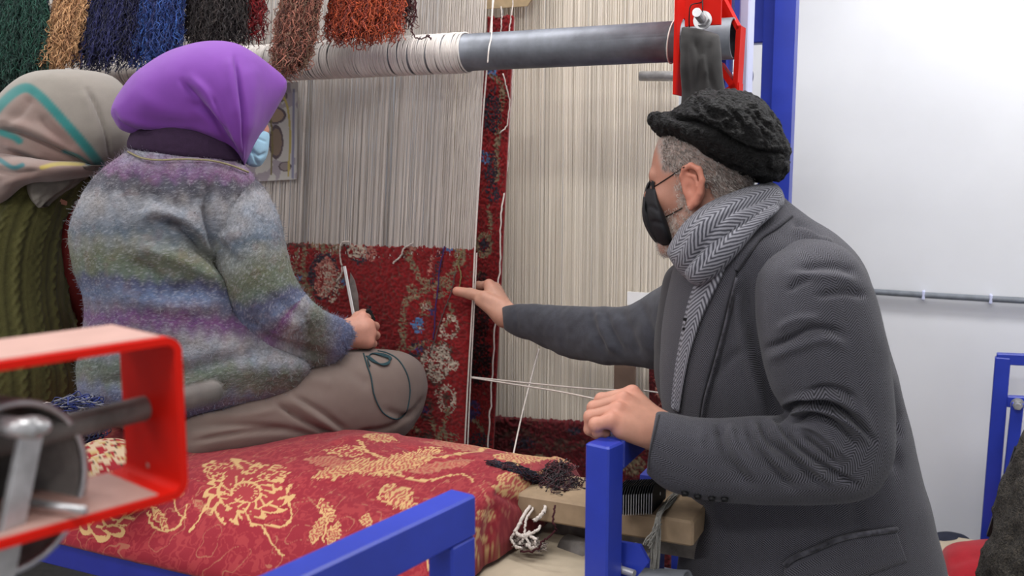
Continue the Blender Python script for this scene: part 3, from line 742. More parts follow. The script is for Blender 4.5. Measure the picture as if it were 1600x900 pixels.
stringmesh('selvedge_cord', [(803, 28, 2.50), (800, 140, 2.5), (792, 260, 2.5), (783, 340, 2.48), (780, 420, 2.48), (772, 540, 2.45), (766, 640, 2.45), (762, 700, 2.45)], 0.0022, M_string, strip, 80, 6, 0.006)
for k, (pp, lb) in enumerate((([(803, -10, 2.49), (797, 40, 2.48), (795, 60, 2.48)], 'thin white thread at the top of the narrow carpet strip, right one'), ([(783, 10, 2.49), (784, 30, 2.48), (782, 52, 2.48)], 'thin white thread at the top of the narrow carpet strip, left one'),
        ([(786, 115, 2.46), (791, 135, 2.46), (796, 158, 2.46), (794, 185, 2.46), (790, 200, 2.46), (781, 208, 2.46)], 'knotted white thread hanging down the narrow carpet strip'))):
    stringmesh('hanging_thread', pp, 0.0017, M_string, None, 30, 5, 0.004, lb, 'thread')
mot3 = [('blob', [(847, 716), (10, 8)], 0, OLV, .7), ('blob', [(880, 690), (12, 8)], 0, BRN, .8), ('blob', [(900, 672), (10, 6)], 0, NAVY, .8), ('blob', [(820, 690), (20, 10)], 0, NAVY, .6), ('line', [(780, 680), (820, 672), (870, 700), (920, 690)], 4, BRN, .6), ('blob', [(985, 725), (24, 14)], 0, OLV, .7)]
rear = rug('rear_carpet', [(700, 646), (1050, 668), (700, 900), (1050, 930)], 200, 150, lambda x, y: onv(x, y, 0.342), mot3, None, 0.012, s2l((92, 16, 24)), seed=3)
tag(rear, 'dark red carpet at the foot of the rear cream warp', 'carpet')
sm = rug('carpet_edge_strip', [(1014, 540), (1046, 540), (1014, 700), (1046, 700)], 40, 120, lambda x, y: onv(x, y, 0.325), [('line', [(1030, 560), (1026, 600), (1034, 640)], 3, PNK, .5)], None, 0.004, DRED, seed=6)
tag(sm, 'short red carpet edge showing beside the man\'s lapel', 'carpet')

# strings stretched by the rug
stringmesh('edge_cord', [(771, 0, 2.37), (757, 150, 2.36), (748, 290, 2.35), (742, 390, 2.33), (738, 480, 2.325), (731, 600, 2.33), (723, 760, 2.33)], 0.0022, M_string, carpet, 60, 6)
stringmesh('edge_cord', [(745, 395, 2.33), (741, 480, 2.325), (735, 600, 2.33), (728, 760, 2.33)], 0.0018, M_string, carpet, 60, 6)
for pts, lb in (([(736, 589, 2.3), (820, 598, 2.2), (905, 606, 2.1), (970, 610, 2.02)], 'upper of two white strings stretched from the carpet edge to the right'),
                ([(736, 590, 2.3), (800, 600, 2.2), (870, 611, 2.1), (930, 623, 2.0)], 'lower of two white strings stretched from the carpet edge to the right'),
                ([(842, 545, 2.35), (830, 590, 2.3), (815, 650, 2.2), (800, 720, 2.08)], 'white string slanting down to the cushion below the man\'s reaching arm'),
                ([(1005, 610, 2.35), (1040, 615, 2.35)], 'short white string crossing behind the man\'s hand')):
    stringmesh('stretched_string', pts, 0.0020, M_string, None, 30, 5, 0, lb, 'string')
# loose yarn ends on the carpet face
def lc(P_): return [(x, y, onw(x, y, -0.012)[1]) for x, y in P_]
def yarnmat(name, c): return plain(name, c, 0.95, var=0.25, scale=300, bmp=0.4)
M_yw = yarnmat('white_yarn', (214, 204, 196)); M_ypur = yarnmat('purple_yarn', (70, 50, 104)); M_yolv = yarnmat('olive_yarn', (136, 124, 84)); M_yteal = yarnmat('teal_yarn', (48, 72, 78)); M_ygrey = yarnmat('grey_yarn', (96, 84, 84)); M_ydk = yarnmat('dark_red_yarn', (58, 18, 26)); M_ynavy = yarnmat('navy_yarn', (24, 24, 48))
for pts, r_, m_, lb in (([(546, 378), (534, 380), (531, 400), (534, 415), (533, 430), (526, 440)], 0.0022, M_yw, 'white yarn end hanging from the carpet edge above the knife'),
        ([(645, 380), (632, 388), (626, 400), (614, 412)], 0.0024, M_yw, 'short white yarn end on the red field, pointing down left'),
        ([(695, 385), (688, 415), (684, 450), (680, 490), (677, 530)], 0.0018, M_ypur, 'long purple yarn end hanging down the carpet'),
        ([(722, 392), (716, 410), (720, 430), (718, 450)], 0.0018, M_yolv, 'tan yarn end hanging above the man\'s thumb'),
        ([(712, 425), (704, 460), (692, 490), (684, 515), (676, 540), (672, 552)], 0.0014, M_ygrey, 'thin grey yarn end hanging down to the white flower motif')):
    stringmesh('yarn_end', lc(pts), r_, m_, None, 40, 5, 0.004, lb, 'yarn')

# ---------------------------------------------------------------- hanks of yarn
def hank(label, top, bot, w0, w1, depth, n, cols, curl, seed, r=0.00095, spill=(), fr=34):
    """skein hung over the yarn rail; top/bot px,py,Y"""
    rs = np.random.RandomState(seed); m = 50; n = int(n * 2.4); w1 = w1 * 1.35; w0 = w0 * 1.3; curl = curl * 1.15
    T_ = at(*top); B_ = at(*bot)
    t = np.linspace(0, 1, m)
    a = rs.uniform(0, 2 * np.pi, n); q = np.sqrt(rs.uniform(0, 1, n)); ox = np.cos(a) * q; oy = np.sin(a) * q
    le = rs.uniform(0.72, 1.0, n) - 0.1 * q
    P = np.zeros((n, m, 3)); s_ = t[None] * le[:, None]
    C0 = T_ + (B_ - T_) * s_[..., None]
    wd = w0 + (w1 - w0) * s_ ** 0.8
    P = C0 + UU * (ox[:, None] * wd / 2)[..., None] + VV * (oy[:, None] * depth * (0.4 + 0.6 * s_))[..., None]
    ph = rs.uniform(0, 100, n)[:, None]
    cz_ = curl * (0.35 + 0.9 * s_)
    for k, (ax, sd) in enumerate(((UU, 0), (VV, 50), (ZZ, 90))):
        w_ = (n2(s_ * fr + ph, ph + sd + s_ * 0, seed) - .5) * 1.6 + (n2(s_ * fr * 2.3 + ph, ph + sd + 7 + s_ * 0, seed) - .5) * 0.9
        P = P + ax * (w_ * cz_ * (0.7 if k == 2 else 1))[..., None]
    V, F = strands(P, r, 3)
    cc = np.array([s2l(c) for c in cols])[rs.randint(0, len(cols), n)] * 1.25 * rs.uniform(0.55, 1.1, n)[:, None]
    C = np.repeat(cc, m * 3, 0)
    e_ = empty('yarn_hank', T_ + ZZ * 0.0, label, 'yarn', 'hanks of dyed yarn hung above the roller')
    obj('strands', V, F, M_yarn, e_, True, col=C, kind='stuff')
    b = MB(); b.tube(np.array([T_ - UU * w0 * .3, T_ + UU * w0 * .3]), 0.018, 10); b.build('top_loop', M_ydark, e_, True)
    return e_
M_yarn = vcol('dyed_wool_yarn', 0.95, 0.15, 500, 0.3, 0.1, 0.15, 800)
M_ydark = plain('wool_core', (40, 36, 40), 0.95)
HY = -92
hank('dark green wool hank hanging at the far left', (30, HY, 2.46), (25, 165, 2.44), .10, .20, .05, 420, [(28, 62, 52), (40, 84, 70), (20, 46, 42)], .016, 1)
hank('tan camel wool hank hanging second from left', (135, HY, 2.46), (84, 128, 2.40), .07, .10, .04, 240, [(176, 132, 92), (192, 150, 108), (150, 108, 76)], .017, 2)
hank('dark navy wool hank hanging third from left', (190, HY, 2.44), (158, 126, 2.39), .10, .17, .05, 380, [(22, 24, 62), (30, 32, 80), (18, 18, 44)], .012, 3)
hank('bright blue wool hank hanging between the navy and the brown', (262, HY, 2.42), (238, 128, 2.36), .09, .11, .05, 260, [(34, 60, 122), (48, 82, 150), (28, 34, 86), (40, 56, 104)], .014, 4)
hank('blackish brown wool hank above the purple headscarf', (335, HY, 2.40), (340, 92, 2.38), .12, .15, .05, 360, [(44, 38, 38), (60, 52, 50), (34, 28, 30)], .012, 5)
hank('thin red yarn hank hanging right of the blackish one', (402, HY, 2.42), (398, 82, 2.37), .03, .05, .03, 40, [(116, 16, 24), (140, 24, 28), (86, 12, 20)], .016, 6)
hank('dusty pinkish brown curly hank spilling over the roller', (488, HY, 2.34), (446, 132, 2.25), .09, .08, .04, 300, [(132, 78, 62), (146, 92, 76), (104, 66, 56), (110, 84, 66)], .018, 7)
hank('orange rust wool hank hanging nearest the bare roller', (580, HY, 2.33), (563, 84, 2.27), .12, .17, .045, 380, [(168, 70, 38), (186, 82, 44), (140, 54, 34), (122, 50, 38)], .015, 8)
hank('few dark maroon strands beside the orange hank', (632, HY, 2.36), (640, 66, 2.32), .02, .03, .02, 16, [(60, 22, 26), (78, 26, 28)], .014, 9)
hank('blackish green hank below the green one at far left', (-30, HY, 2.52), (10, 185, 2.5), .16, .26, .05, 240, [(22, 26, 28), (34, 30, 26), (26, 36, 36)], .014, 10)  # very dark yarn colours at the far left edge
mb = MB(); P0 = at(30, HY, 2.47); P1 = at(640, HY, 2.33)
mb.bar(P0 - (P1 - P0) * .2 + ZZ * 0.02, P1 + (P1 - P0) * .12 + ZZ * 0.02, 0.028, 0.028); rail = mb.build('yarn_rail', M_dksteel); tag(rail, 'steel bar above the frame that carries the row of yarn hanks', 'bar')
for q in (-0.15, 1.08):
    mb = MB(); qq = P0 + (P1 - P0) * q; mb.bar(qq, qq + ZZ * 0.26 + VV * 0.1, 0.02, 0.02, up=UU); mb.build('hanger', M_dksteel, rail)
stringmesh('dangling_yarn', [(645, -40, 2.3), (650, 20, 2.28), (642, 45, 2.26), (655, 62, 2.24), (668, 56, 2.24), (674, 62, 2.24)], 0.0016, M_ydk, None, 50, 5, 0.008, 'single dark maroon yarn dangling by the orange hank', 'yarn')
# pattern sheet pinned to the warp
def paper():
    K = [(388, 132), (466, 128), (380, 285), (464, 280)]
    nu, nw = 70, 110; c = [onw(x, y, -0.012) for x, y in K]
    f, g = np.meshgrid(np.linspace(0, 1, nu), np.linspace(0, 1, nw)); f = f[..., None]; g = g[..., None]
    G = (c[0] * (1 - f) + c[1] * f) * (1 - g) + (c[2] * (1 - f) + c[3] * f) * g
    X, Y = proj(G); C = np.tile(s2l((170, 166, 162)), X.shape + (1,))
    nz = fbm(G * 30, 3, 5)
    C = np.where((nz > .56)[..., None], s2l((140, 132, 138)), C)
    for (cx, cy, rx, ry, cl_) in ((432, 222, 10, 24, (120, 104, 92)), (430, 180, 16, 12, (140, 120, 104)), (405, 165, 12, 9, (124, 122, 140)), (446, 260, 9, 7, (130, 120, 120)), (440, 150, 9, 8, (120, 110, 100))):
        m = np.hypot((X - cx) / rx, (Y - cy) / ry); C = np.where((m < 1)[..., None], s2l(cl_), C); C = np.where((abs(m - 1) < .12)[..., None], s2l((84, 74, 80)), C)
    for pts, wd, cl_ in (([(424, 272), (426, 215), (420, 150)], 1.3, (110, 100, 70)), ([(451, 275), (454, 210), (448, 160), (430, 140)], 1.6, (160, 146, 90)), ([(458, 278), (460, 140)], 1.6, (120, 120, 140))):
        d, t = pdist(X, Y, pts); C = np.where((d < wd)[..., None], s2l(cl_), C)
    G = G - VV * (0.004 * fbm(G * 12, 2, 3))[..., None]
    F = []
    V = G.reshape(-1, 3); V2 = V + VV * 0.0015; n_ = nu * nw
    i, j = np.meshgrid(np.arange(nw - 1), np.arange(nu - 1), indexing='ij'); a = (i * nu + j).ravel()
    F = np.vstack([np.stack([a, a + nu, a + nu + 1, a + 1], 1), np.stack([a, a + 1, a + nu + 1, a + nu], 1) + n_])
    return obj('pattern_sheet', np.vstack([V, V2]), F, M_paper, None, True, col=np.tile(C.reshape(-1, 3), (2, 1)))
tag(paper(), 'grey floral pattern sheet pinned to the warp behind the blue mask', 'paper')
# ---------------------------------------------------------------- bench
bench = empty('weaving_bench', L(-0.6, -0.6, 0), 'blue steel bench with plywood deck under the red cushion', 'bench')
mb = MB(); mb.box(L(-0.70, -0.575, 0.845), 2.54, 0.60, 0.02); mb.build('deck', M_ply, bench)
mb = MB(); mb.box(L(-0.72, -0.885, 0.83), 2.46, 0.045, 0.06, bev=0.003); mb.build('front_rail', M_dkblue, bench)
mb = MB(); mb.box(L(-0.72, -0.30, 0.805), 2.46, 0.05, 0.05, bev=0.003); mb.build('back_rail', M_dkblue, bench)
for u_ in (-1.9, -0.7, 0.45):
    for v_ in (-0.86, -0.30):
        mb = MB(); mb.box(L(u_, v_, 0.40), 0.05, 0.05, 0.80); mb.build('leg', M_dkblue, bench)
plank = MB()
# ---- cushion
DM_R = s2l((126, 13, 32)); DM_R2 = s2l((146, 44, 48)); DM_G = s2l((182, 146, 98)); DM_G2 = s2l((160, 104, 78))
def cushion():
    ua, ub_ = -1.95, 0.395; va, vb = -0.93, -0.27
    # profile across the bench: back edge, top, rounded front, hanging front
    prof = [(vb + .01, 0.865), (vb - .0, 0.90), (vb - .03, 0.935), (vb - .11, 0.960), (-0.52, 0.978), (-0.72, 0.965), (-0.83, 0.93), (-0.895, 0.885), (-0.915, 0.855), (-0.90, 0.84)]
    nP, nU = 320, 960
    K = crom(np.array(prof), np.linspace(0, len(prof) - 1, nP))
    uu = np.concatenate([np.linspace(ua, -0.8, 90, endpoint=False), np.linspace(-0.8, ub_, nU - 90)])
    G = np.zeros((nU, nP, 3)); v_ = K[:, 0][None] + 0 * uu[:, None]; z_ = K[:, 1][None] + 0 * uu[:, None]
    # right end rounds over and droops to the deck
    e = np.clip((uu - (ub_ - 0.055)) / 0.055, 0, 1)[:, None]; e2_ = np.clip((ua + 0.1 - uu) / 0.1, 0, 1)[:, None]
    dz = (1 - np.sqrt(np.clip(1 - e ** 2.6, 0, 1))) ; dz2 = (1 - np.sqrt(np.clip(1 - e2_ ** 2, 0, 1)))
    z_ = 0.865 + (z_ - 0.865) * (1 - np.maximum(dz, dz2)) * np.where(z_ > .865, 1, 1)
    U = uu[:, None] - 0.03 * e * np.clip((-0.5 - v_) / 0.4, 0, 1)
    P = ORG + U[..., None] * UU + v_[..., None] * VV + z_[..., None] * ZZ
    # sag under the sitters, lumps and wrinkles
    top = np.clip((z_ - 0.87) / 0.08, 0, 1)
    for (su, sv, dd, rr) in ((-0.38, -0.6, 0.02, 0.22), (-0.85, -0.6, 0.02, 0.22)):
        P[..., 2] -= dd * np.exp(-(((U - su) ** 2 + (v_ - sv) ** 2) / rr ** 2)) * top
    P[..., 2] += 0.012 * (fbm(P * 5, 2, 3) - .5) * top
    V = P.reshape(-1, 3); i, j = np.meshgrid(np.arange(nU - 1), np.arange(nP - 1), indexing='ij'); a = (i * nP + j).ravel()
    F = np.stack([a, a + 1, a + nP + 1, a + nP], 1)
    N = vnormals(V, F); 
    if N[:, 2].mean() < 0: N = -N; F = F[:, ::-1].copy()
    X, Y = proj(V)
    D = np.zeros(len(V))
    for pts, wd, dp in (([(375, 690), (440, 684), (520, 682)], 10, -0.004), ([(640, 700), (700, 706), (760, 702), (860, 712)], 4, -0.004), ([(620, 695), (680, 712), (740, 716)], 3, -0.003), ([(780, 770), (820, 790), (835, 770)], 6, -0.006), ([(800, 745), (850, 735), (900, 728)], 5, 0.004),
                        ([(300, 760), (360, 790), (420, 800)], 14, 0.004), ([(520, 690), (560, 684), (620, 684)], 6, 0.006), ([(520, 760), (600, 790), (660, 800)], 10, -0.003), ([(770, 800), (760, 860), (770, 920)], 10, -0.006)):
        d, t = pdist(X, Y, pts); D += dp * np.exp(-(d / wd) ** 2)
    D += 0.0022 * (fbm(V * 22, 3, 9) - .5)
    # damask pattern
    sx = np.repeat(uu, nP); sl = np.concatenate([[0], np.cumsum(np.hypot(np.diff(K[:, 0]), np.diff(K[:, 1])))]); sy = np.tile(sl, nU)
    Q = np.stack([sx, sy, sx * 0], 1); nz = fbm(Q * 42, 2, 21)
    C = np.tile(DM_R, (len(V), 1))
    m = (abs(nz - 0.5) < 0.03) | (nz > 0.62) & (fbm(Q * 120, 1, 4) > .45) | (abs(fbm(Q * 60, 2, 77) - .5) < .03); C = np.where(m[:, None], DM_R2 * .75 + DM_R * .25, C)
    m2 = abs(fbm(Q * 30 + 9, 2, 31) - .5) < .012; C = np.where(m2[:, None], DM_G2 * .6 + DM_R * .4, C)
    wX = X + (fbm(Q * 25, 2, 5) - .5) * 10 + (fbm(Q * 140, 1, 15) - .5) * 5; wY = Y + (fbm(Q * 25 + 5, 2, 6) - .5) * 6 + (fbm(Q * 140, 1, 16) - .5) * 4
    def leaf(p0, p1, wd, cf=DM_G, ribs=7, seed_=0):
        nonlocal C
        (ax, ay), (bx, by) = p0, p1; dx, dy = bx - ax, by - ay; l = math.hypot(dx, dy)
        t = ((wX - ax) * dx + (wY - ay) * dy) / l / l; s = ((wX - ax) * -dy + (wY - ay) * dx) / l
        prof_ = wd * np.sin(np.pi * np.clip(t, 0, 1)) ** .7 * (1 + .18 * np.sin(t * ribs * 6.28))
        inside = (abs(s) < prof_) & (t > 0) & (t < 1)
        rib = np.sin((t * ribs * 3 - abs(s) / wd * 2.2) * 3.14 + 2.5 * (fbm(Q * 30, 1, 12) - .5)) > 0.05
        edge = abs(s) > prof_ - 1.6
        C = np.where(inside[:, None], DM_R2 * .8 + DM_G2 * .2, C)
        C = np.where((inside & (rib | edge))[:, None], cf * (0.8 + .3 * fbm(Q * 80, 1, 3))[:, None], C)
    def stem(pts, wd=1.6, cf=DM_G):
        nonlocal C
        d, t = pdist(wX, wY, pts); C = np.where((d < wd)[:, None], cf, C)
    def flower(cx, cy, rx, ry, n=14, seed_=0):
        nonlocal C
        dx, dy = (X - cx) / rx, (Y - cy) / ry; r = np.hypot(dx, dy); th = np.arctan2(dy, dx) + .25 * np.sin(r * 5 + seed_)
        Rr = 0.78 + .22 * np.abs(np.sin(th * n / 2)) + .1 * np.sin(th * 3 + seed_)
        ins = r < Rr
        pet = (np.abs(np.sin(th * n / 2 + np.floor(r * 3.2) * 1.57)) < .42) | (abs((r * 3.2) % 1 - .1) < .13)
        C = np.where(ins[:, None], DM_R2 * .75 + DM_R * .25, C)
        C = np.where((ins & pet & (r > .18) & (fbm(Q * 70, 1, 8) > .33))[:, None], DM_G, C)
        C = np.where(((abs(r - Rr) < .07) & (fbm(Q * 50, 1, 9) > .35))[:, None], DM_G, C)
    flower(385, 770, 66, 48, 16, 1); flower(345, 735, 28, 16, 9, 2); flower(420, 738, 34, 12, 10, 3); flower(620, 775, 28, 14, 8, 5)
    flower(1000, 760, 60, 20, 12, 7); flower(160, 790, 60, 50, 12, 9); flower(540, 705, 30, 9, 9, 5); flower(705, 860, 60, 40, 14, 3)
    leaf((485, 745), (585, 722), 11, ribs=9); leaf((545, 722), (595, 736), 13, ribs=6); leaf((560, 738), (680, 712), 15, ribs=12); leaf((475, 718), (548, 724), 8, DM_G2, 8); leaf((630, 714), (690, 703), 8, ribs=7)
    leaf((640, 738), (720, 722), 7, DM_G2, 6); leaf((690, 730), (740, 718), 8, DM_G2, 5); leaf((775, 745), (835, 770), 16, ribs=7); leaf((770, 760), (830, 778), 8, ribs=6); leaf((745, 800), (780, 812), 8, ribs=4); leaf((745, 812), (776, 800), 6, ribs=4)
    leaf((500, 780), (520, 815), 10, ribs=5); leaf((490, 850), (505, 805), 9, ribs=6); leaf((515, 855), (530, 815), 9, ribs=6); leaf((235, 790), (262, 832), 8, ribs=5); leaf((300, 780), (330, 805), 6, DM_G2, 4)
    leaf((770, 712), (860, 716), 9, ribs=9); leaf((820, 700), (900, 722), 8, ribs=8); leaf((660, 690), (760, 700), 5, DM_G2, 8); leaf((570, 684), (620, 690), 5, ribs=6); leaf((770, 850), (785, 895), 7, ribs=6); leaf((770, 680), (868, 706), 5, DM_G2, 9)
    leaf((600, 760), (640, 790), 14, ribs=5); leaf((625, 780), (660, 800), 8, ribs=5); leaf((575, 800), (570, 825), 9, ribs=4)
    stem([(300, 830), (330, 780), (350, 770)]); stem([(390, 818), (440, 822), (455, 800), (448, 775)]); stem([(410, 822), (425, 850), (440, 870)]); stem([(230, 800), (240, 825), (275, 825), (292, 790)])
    stem([(600, 735), (660, 752), (720, 742), (740, 750)]); stem([(560, 690), (575, 705), (600, 715)]); stem([(660, 715), (740, 705), (790, 690)]); stem([(500, 800), (512, 820), (505, 850)])
    stem([(380, 800), (395, 820)], 1.3); stem([(265, 770), (275, 800), (290, 810)], 1.3); stem([(800, 720), (840, 740), (880, 735)], 1.3); stem([(750, 760), (765, 790), (760, 830)], 1.3, DM_G2)
    gold = (C[:, 0] + C[:, 1]) > (DM_G[0] + DM_G[1]) * .75
    C = C * (0.9 + .2 * fbm(Q * 8, 2, 14))[:, None]
    V = V + N * (D + gold * 0.0004)[:, None]
    o = obj('seat_cushion', V, F, M_damask, None, True, col=C)
    md = o.modifiers.new('thick', 'SOLIDIFY'); md.thickness = 0.01; md.offset = -1
    return o
cu = cushion(); cut = bvh(cu)
def onc(px, py, lift=0.012):
    h = hit(cut, px, py, lift, 1.8); return (px, py, h[1])
tag(cu, 'long red damask seat cushion with gold flowers on the bench', 'cushion')
stringmesh('cushion_yarn_piece', [(640, 700, 2.02), (665, 706, 1.99), (690, 706, 1.98), (700, 699, 1.99), (720, 706, 1.97), (700, 716, 1.94), (710, 726, 1.92)], 0.0009, M_ydk, None, 60, 5, 0.006, 'thin dark red yarn lying on the cushion right of the knee', 'yarn')

# plank, comb, threads
pl = MB(); pl.box(L(0.535, -0.50, 0.928), 0.33, 0.14, 0.045, bev=0.004)
pk = pl.build('timber_plank', M_wood); tag(pk, 'rough timber plank behind the blue post, carrying the steel comb', 'plank')
mb = MB(); mb.box(L(0.555, -0.47, 0.878), 0.28, 0.05, 0.05); mb.build('support_batten', M_dksteel, pk)
comb = empty('weaving_comb', onz(990, 800, 0.952), 'black steel weaving comb of many thin blades lying on the plank', 'comb')
cA = onz(962, 806, 0.956); cB = onz(1018, 803, 0.956)
for i in range(15):
    c = cA + (cB - cA) * (i / 14.0)
    mb = MB(); mb.prism([(0, 0), (0.085, 0), (0.085, 0.028), (0.055, 0.046), (0.012, 0.046), (0, 0.036)], VV, ZZ, UU, c + VV * 0.0, 0.0011)
    mb.build('blade', M_black, comb)
    mb = MB(); mb.bar(c - VV * 0.0006, c + ZZ * 0.036 - VV * 0.0006, 0.0013, 0.0012, up=UU); mb.build('bright_edge', M_zinc, comb)
mb = MB(); mb.tube([cA + VV * .05 + ZZ * .02, cB + VV * .05 + ZZ * .02], 0.004, 8); mb.build('comb_pin', M_zinc, comb)
def bundle(name, pts, n, spread, r, mat, seed, m=40, wob=0.006, label=None, cat=None):
    rs = np.random.RandomState(seed); C_ = pcurve(pts, m); t = np.linspace(0, 1, m)
    P = C_[None] + (rs.normal(0, 1, (n, 1, 3)) * spread * (0.5 + 1.1 * abs(t - .35))[None, :, None])
    ph = rs.uniform(0, 50, (n, 1))
    for k in range(3): P[..., k] += (n2(t[None] * 8 + ph, ph + k * 9 + t[None] * 0, seed) - .5) * wob
    V, F = strands(P, r, 4); o = obj(name, V, F, mat, None, True, kind='stuff')
    return tag(o, label, cat)
M_bund = yarnmat('pale_grey_thread', (150, 148, 142))
bundle('thread_bundle', [(1064, 768, 1.70), (1045, 785, 1.62), (1030, 805, 1.55), (1026, 830, 1.54), (1024, 870, 1.54), (1020, 940, 1.54)], 34, 0.003, 0.0011, M_bund, 3, wob=0.007, label='bundle of pale threads hanging over the plank edge', cat='thread')
bundle('thread_bundle', [(1028, 818, 1.54), (1020, 835, 1.53), (1012, 850, 1.53)], 14, 0.003, 0.001, M_bund, 4, m=20, label='short frayed pale thread end beside the long bundle', cat='thread')
# ---- tangles of yarn
def tangle(name, pts, rad, n, r, mats, seed, m=60, label=None, cat='yarn', freq=7):
    rs = np.random.RandomState(seed); C_ = pcurve(pts, 60); P = np.zeros((n, m, 3)); cc = []
    for i in range(n):
        a = rs.uniform(0, .75); b_ = min(1, a + rs.uniform(.15, .6)); t = np.linspace(a, b_, m)
        rr = np.interp(t, np.linspace(0, 1, len(rad)), rad)
        base = crom(C_, t * 59)
        ph = rs.uniform(0, 99)
        off = np.stack([n2(t * freq / (b_ - a + .1) + ph, t * 0 + k * 7 + ph, seed) - .5 for k in range(3)], 1) * 3.0
        off += rs.normal(0, .35, 3); l = np.linalg.norm(off, axis=1)[:, None]; off = off * 0.62 + rs.normal(0, .12, 3)
        off[:, 2] *= 0.6
        P[i] = base + off * rr[:, None]; cc.append(s2l(mats[rs.randint(len(mats))]) * rs.uniform(.7, 1.2))
    V, F = strands(P, r, 4); o = obj(name, V, F, M_yarn, None, True, col=np.repeat(np.array(cc), m * 4, 0), kind='stuff')
    return tag(o, label, cat)
tangle('yarn_tangle', [onc(758, 721), onc(785, 727), onc(812, 735), onc(836, 748), (858, 764, 1.76)], [.008, .012, .014, .016, .014], 320, 0.0009, [(24, 24, 44), (40, 22, 36), (62, 20, 30), (30, 30, 40)], 5, label='dark navy and red rope of yarn lying on the cushion end')
tangle('yarn_tangle', [(880, 722, 1.84), (868, 742, 1.78), (862, 765, 1.72), (884, 778, 1.70), (900, 755, 1.74)], [.024, .032, .036, .034, .028], 520, 0.0010, [(48, 18, 26), (62, 20, 28), (26, 18, 24), (34, 24, 30)], 6, label='tangled dark maroon yarn heap between the cushion and the blue post')
stringmesh('yarn_drip', [(868, 790, 1.62), (864, 810, 1.58), (868, 828, 1.57), (850, 845, 1.57), (836, 860, 1.58), (815, 862, 1.60), (818, 850, 1.61)], 0.0018, M_ydk, None, 60, 5, 0.006, 'dark maroon yarn curling down over the plywood deck', 'yarn')
tangle('yarn_tangle', [(805, 845, 1.63), (822, 848, 1.62), (845, 855, 1.62)], [.012, .016, .014], 300, 0.0009, [(150, 138, 130), (110, 98, 92), (176, 164, 154), (84, 74, 70)], 7, label='fluffy grey ball of wool scraps on the deck at the cushion corner')
wy = empty('white_yarn_loops', at(825, 820, 1.63), 'thick white yarn loops hanging between the cushion corner and the plank', 'yarn')
for q_, r_ in (([(833, 783, 1.68), (822, 800, 1.65), (812, 818, 1.63), (806, 832, 1.62), (818, 838, 1.61), (828, 832, 1.62)], .0034), ([(852, 786, 1.66), (850, 800, 1.64), (840, 810, 1.63), (834, 814, 1.63)], .0034), ([(836, 790, 1.67), (826, 805, 1.64), (820, 822, 1.62), (822, 840, 1.61), (830, 856, 1.60)], .0022),
    ([(845, 822, 1.62), (838, 830, 1.61), (826, 836, 1.61), (818, 842, 1.61), (812, 850, 1.61)], .0026), ([(806, 828, 1.62), (800, 840, 1.62), (804, 852, 1.61), (815, 858, 1.60)], .0026), ([(828, 838, 1.61), (838, 844, 1.60), (834, 856, 1.60), (822, 852, 1.60)], .0028)):
    stringmesh('yarn_loop', q_, r_, M_yw, wy, 40, 6, .005)
tangle('yarn_tangle', [(72, 645, 1.83), (100, 634, 1.80), (130, 634, 1.79), (150, 648, 1.80), (130, 675, 1.79), (95, 680, 1.80), (90, 700, 1.80), (140, 700, 1.79)], [.018, .03, .032, .03, .035, .035, .035, .035], 700, 0.0012, [(24, 34, 86), (34, 48, 112), (16, 20, 50), (120, 120, 130)], 8, label='bundle of blue yarn behind the threaded rod at left')
stringmesh('pale_yarn_tail', [(50, 638, 1.82), (62, 636, 1.82), (72, 630, 1.81), (84, 634, 1.80), (66, 648, 1.80)], 0.0022, M_yw, None, 30, 5, 0.004, 'pale yarn tail sticking out of the blue yarn bundle', 'yarn')

# ---------------------------------------------------------------- blue end frames
fr = empty('blue_end_frame', onz(722, 775, 1.12) * np.array([1, 1, 0]), 'blue steel square-tube end frame in the foreground', 'frame')
PE = at(728, 768, 1.20); zt = PE[2]
A1 = onz(705, 763, zt); B1 = onz(415, 893, zt); dr = (B1 - A1) / np.linalg.norm(B1 - A1); sd = np.cross(ZZ, dr)
A2 = onz(750, 770, zt); wR = abs(np.dot(A2 - A1, sd)); cR = A1 + sd * np.dot(A2 - A1, sd) / 2
hR = 0.055
mb = MB(); mb.bar(cR - ZZ * hR / 2, cR + dr * 0.9 - ZZ * hR / 2, wR, hR, bev=0.003); mb.build('top_rail', M_blue, fr)
mb = MB(); mb.box(cR + dr * 0.0255 + ZZ * (zt - hR - 0.0) / 2 * 0 - ZZ * (zt / 2 + hR / 2), 0.05, wR * .98, zt - hR, dr, sd, ZZ, 0.003); mb.build('post', M_blue, fr)
mb = MB(); mb.box(cR + dr * 0.86 - ZZ * (zt / 2 + hR / 2), 0.05, wR * .98, zt - hR, dr, sd, ZZ, 0.003); mb.build('post', M_blue, fr)

fr2 = empty('blue_end_frame', at(940, 700, 1.45) * np.array([1, 1, 0]), 'blue steel end frame whose post the man leans on', 'frame')
PT = at(942, 691, 1.45); zt2 = PT[2]
q1, q2, q3, q4 = [onz(x, y, zt2) for x, y in ((914, 692), (951, 700), (973, 690), (940, 681))]
ax = (q2 - q1); wx = np.linalg.norm(ax); ax /= wx; ay = np.cross(ZZ, ax); wy = 0.045; cP = (q1 + q2) / 2 + ay * wy / 2
mb = MB(); mb.box(cP * np.array([1, 1, 0]) + ZZ * zt2 / 2, wx, wy, zt2, ax, ay, ZZ, 0.003); mb.build('post', M_blue, fr2)
rd = VV
mb = MB(); mb.bar(cP - ZZ * 0.026 + rd * 0.03, cP - ZZ * 0.026 + rd * 0.21, 0.045, 0.05, bev=0.003); mb.build('top_rail', M_blue, fr2)
mb = MB(); cc_ = cP + rd * 0.27; mb.box(cc_ * np.array([1, 1, 0]) + ZZ * (zt2 - .13) / 2, 0.035, 0.05, zt2 - .13); mb.build('post', M_blue, fr2)
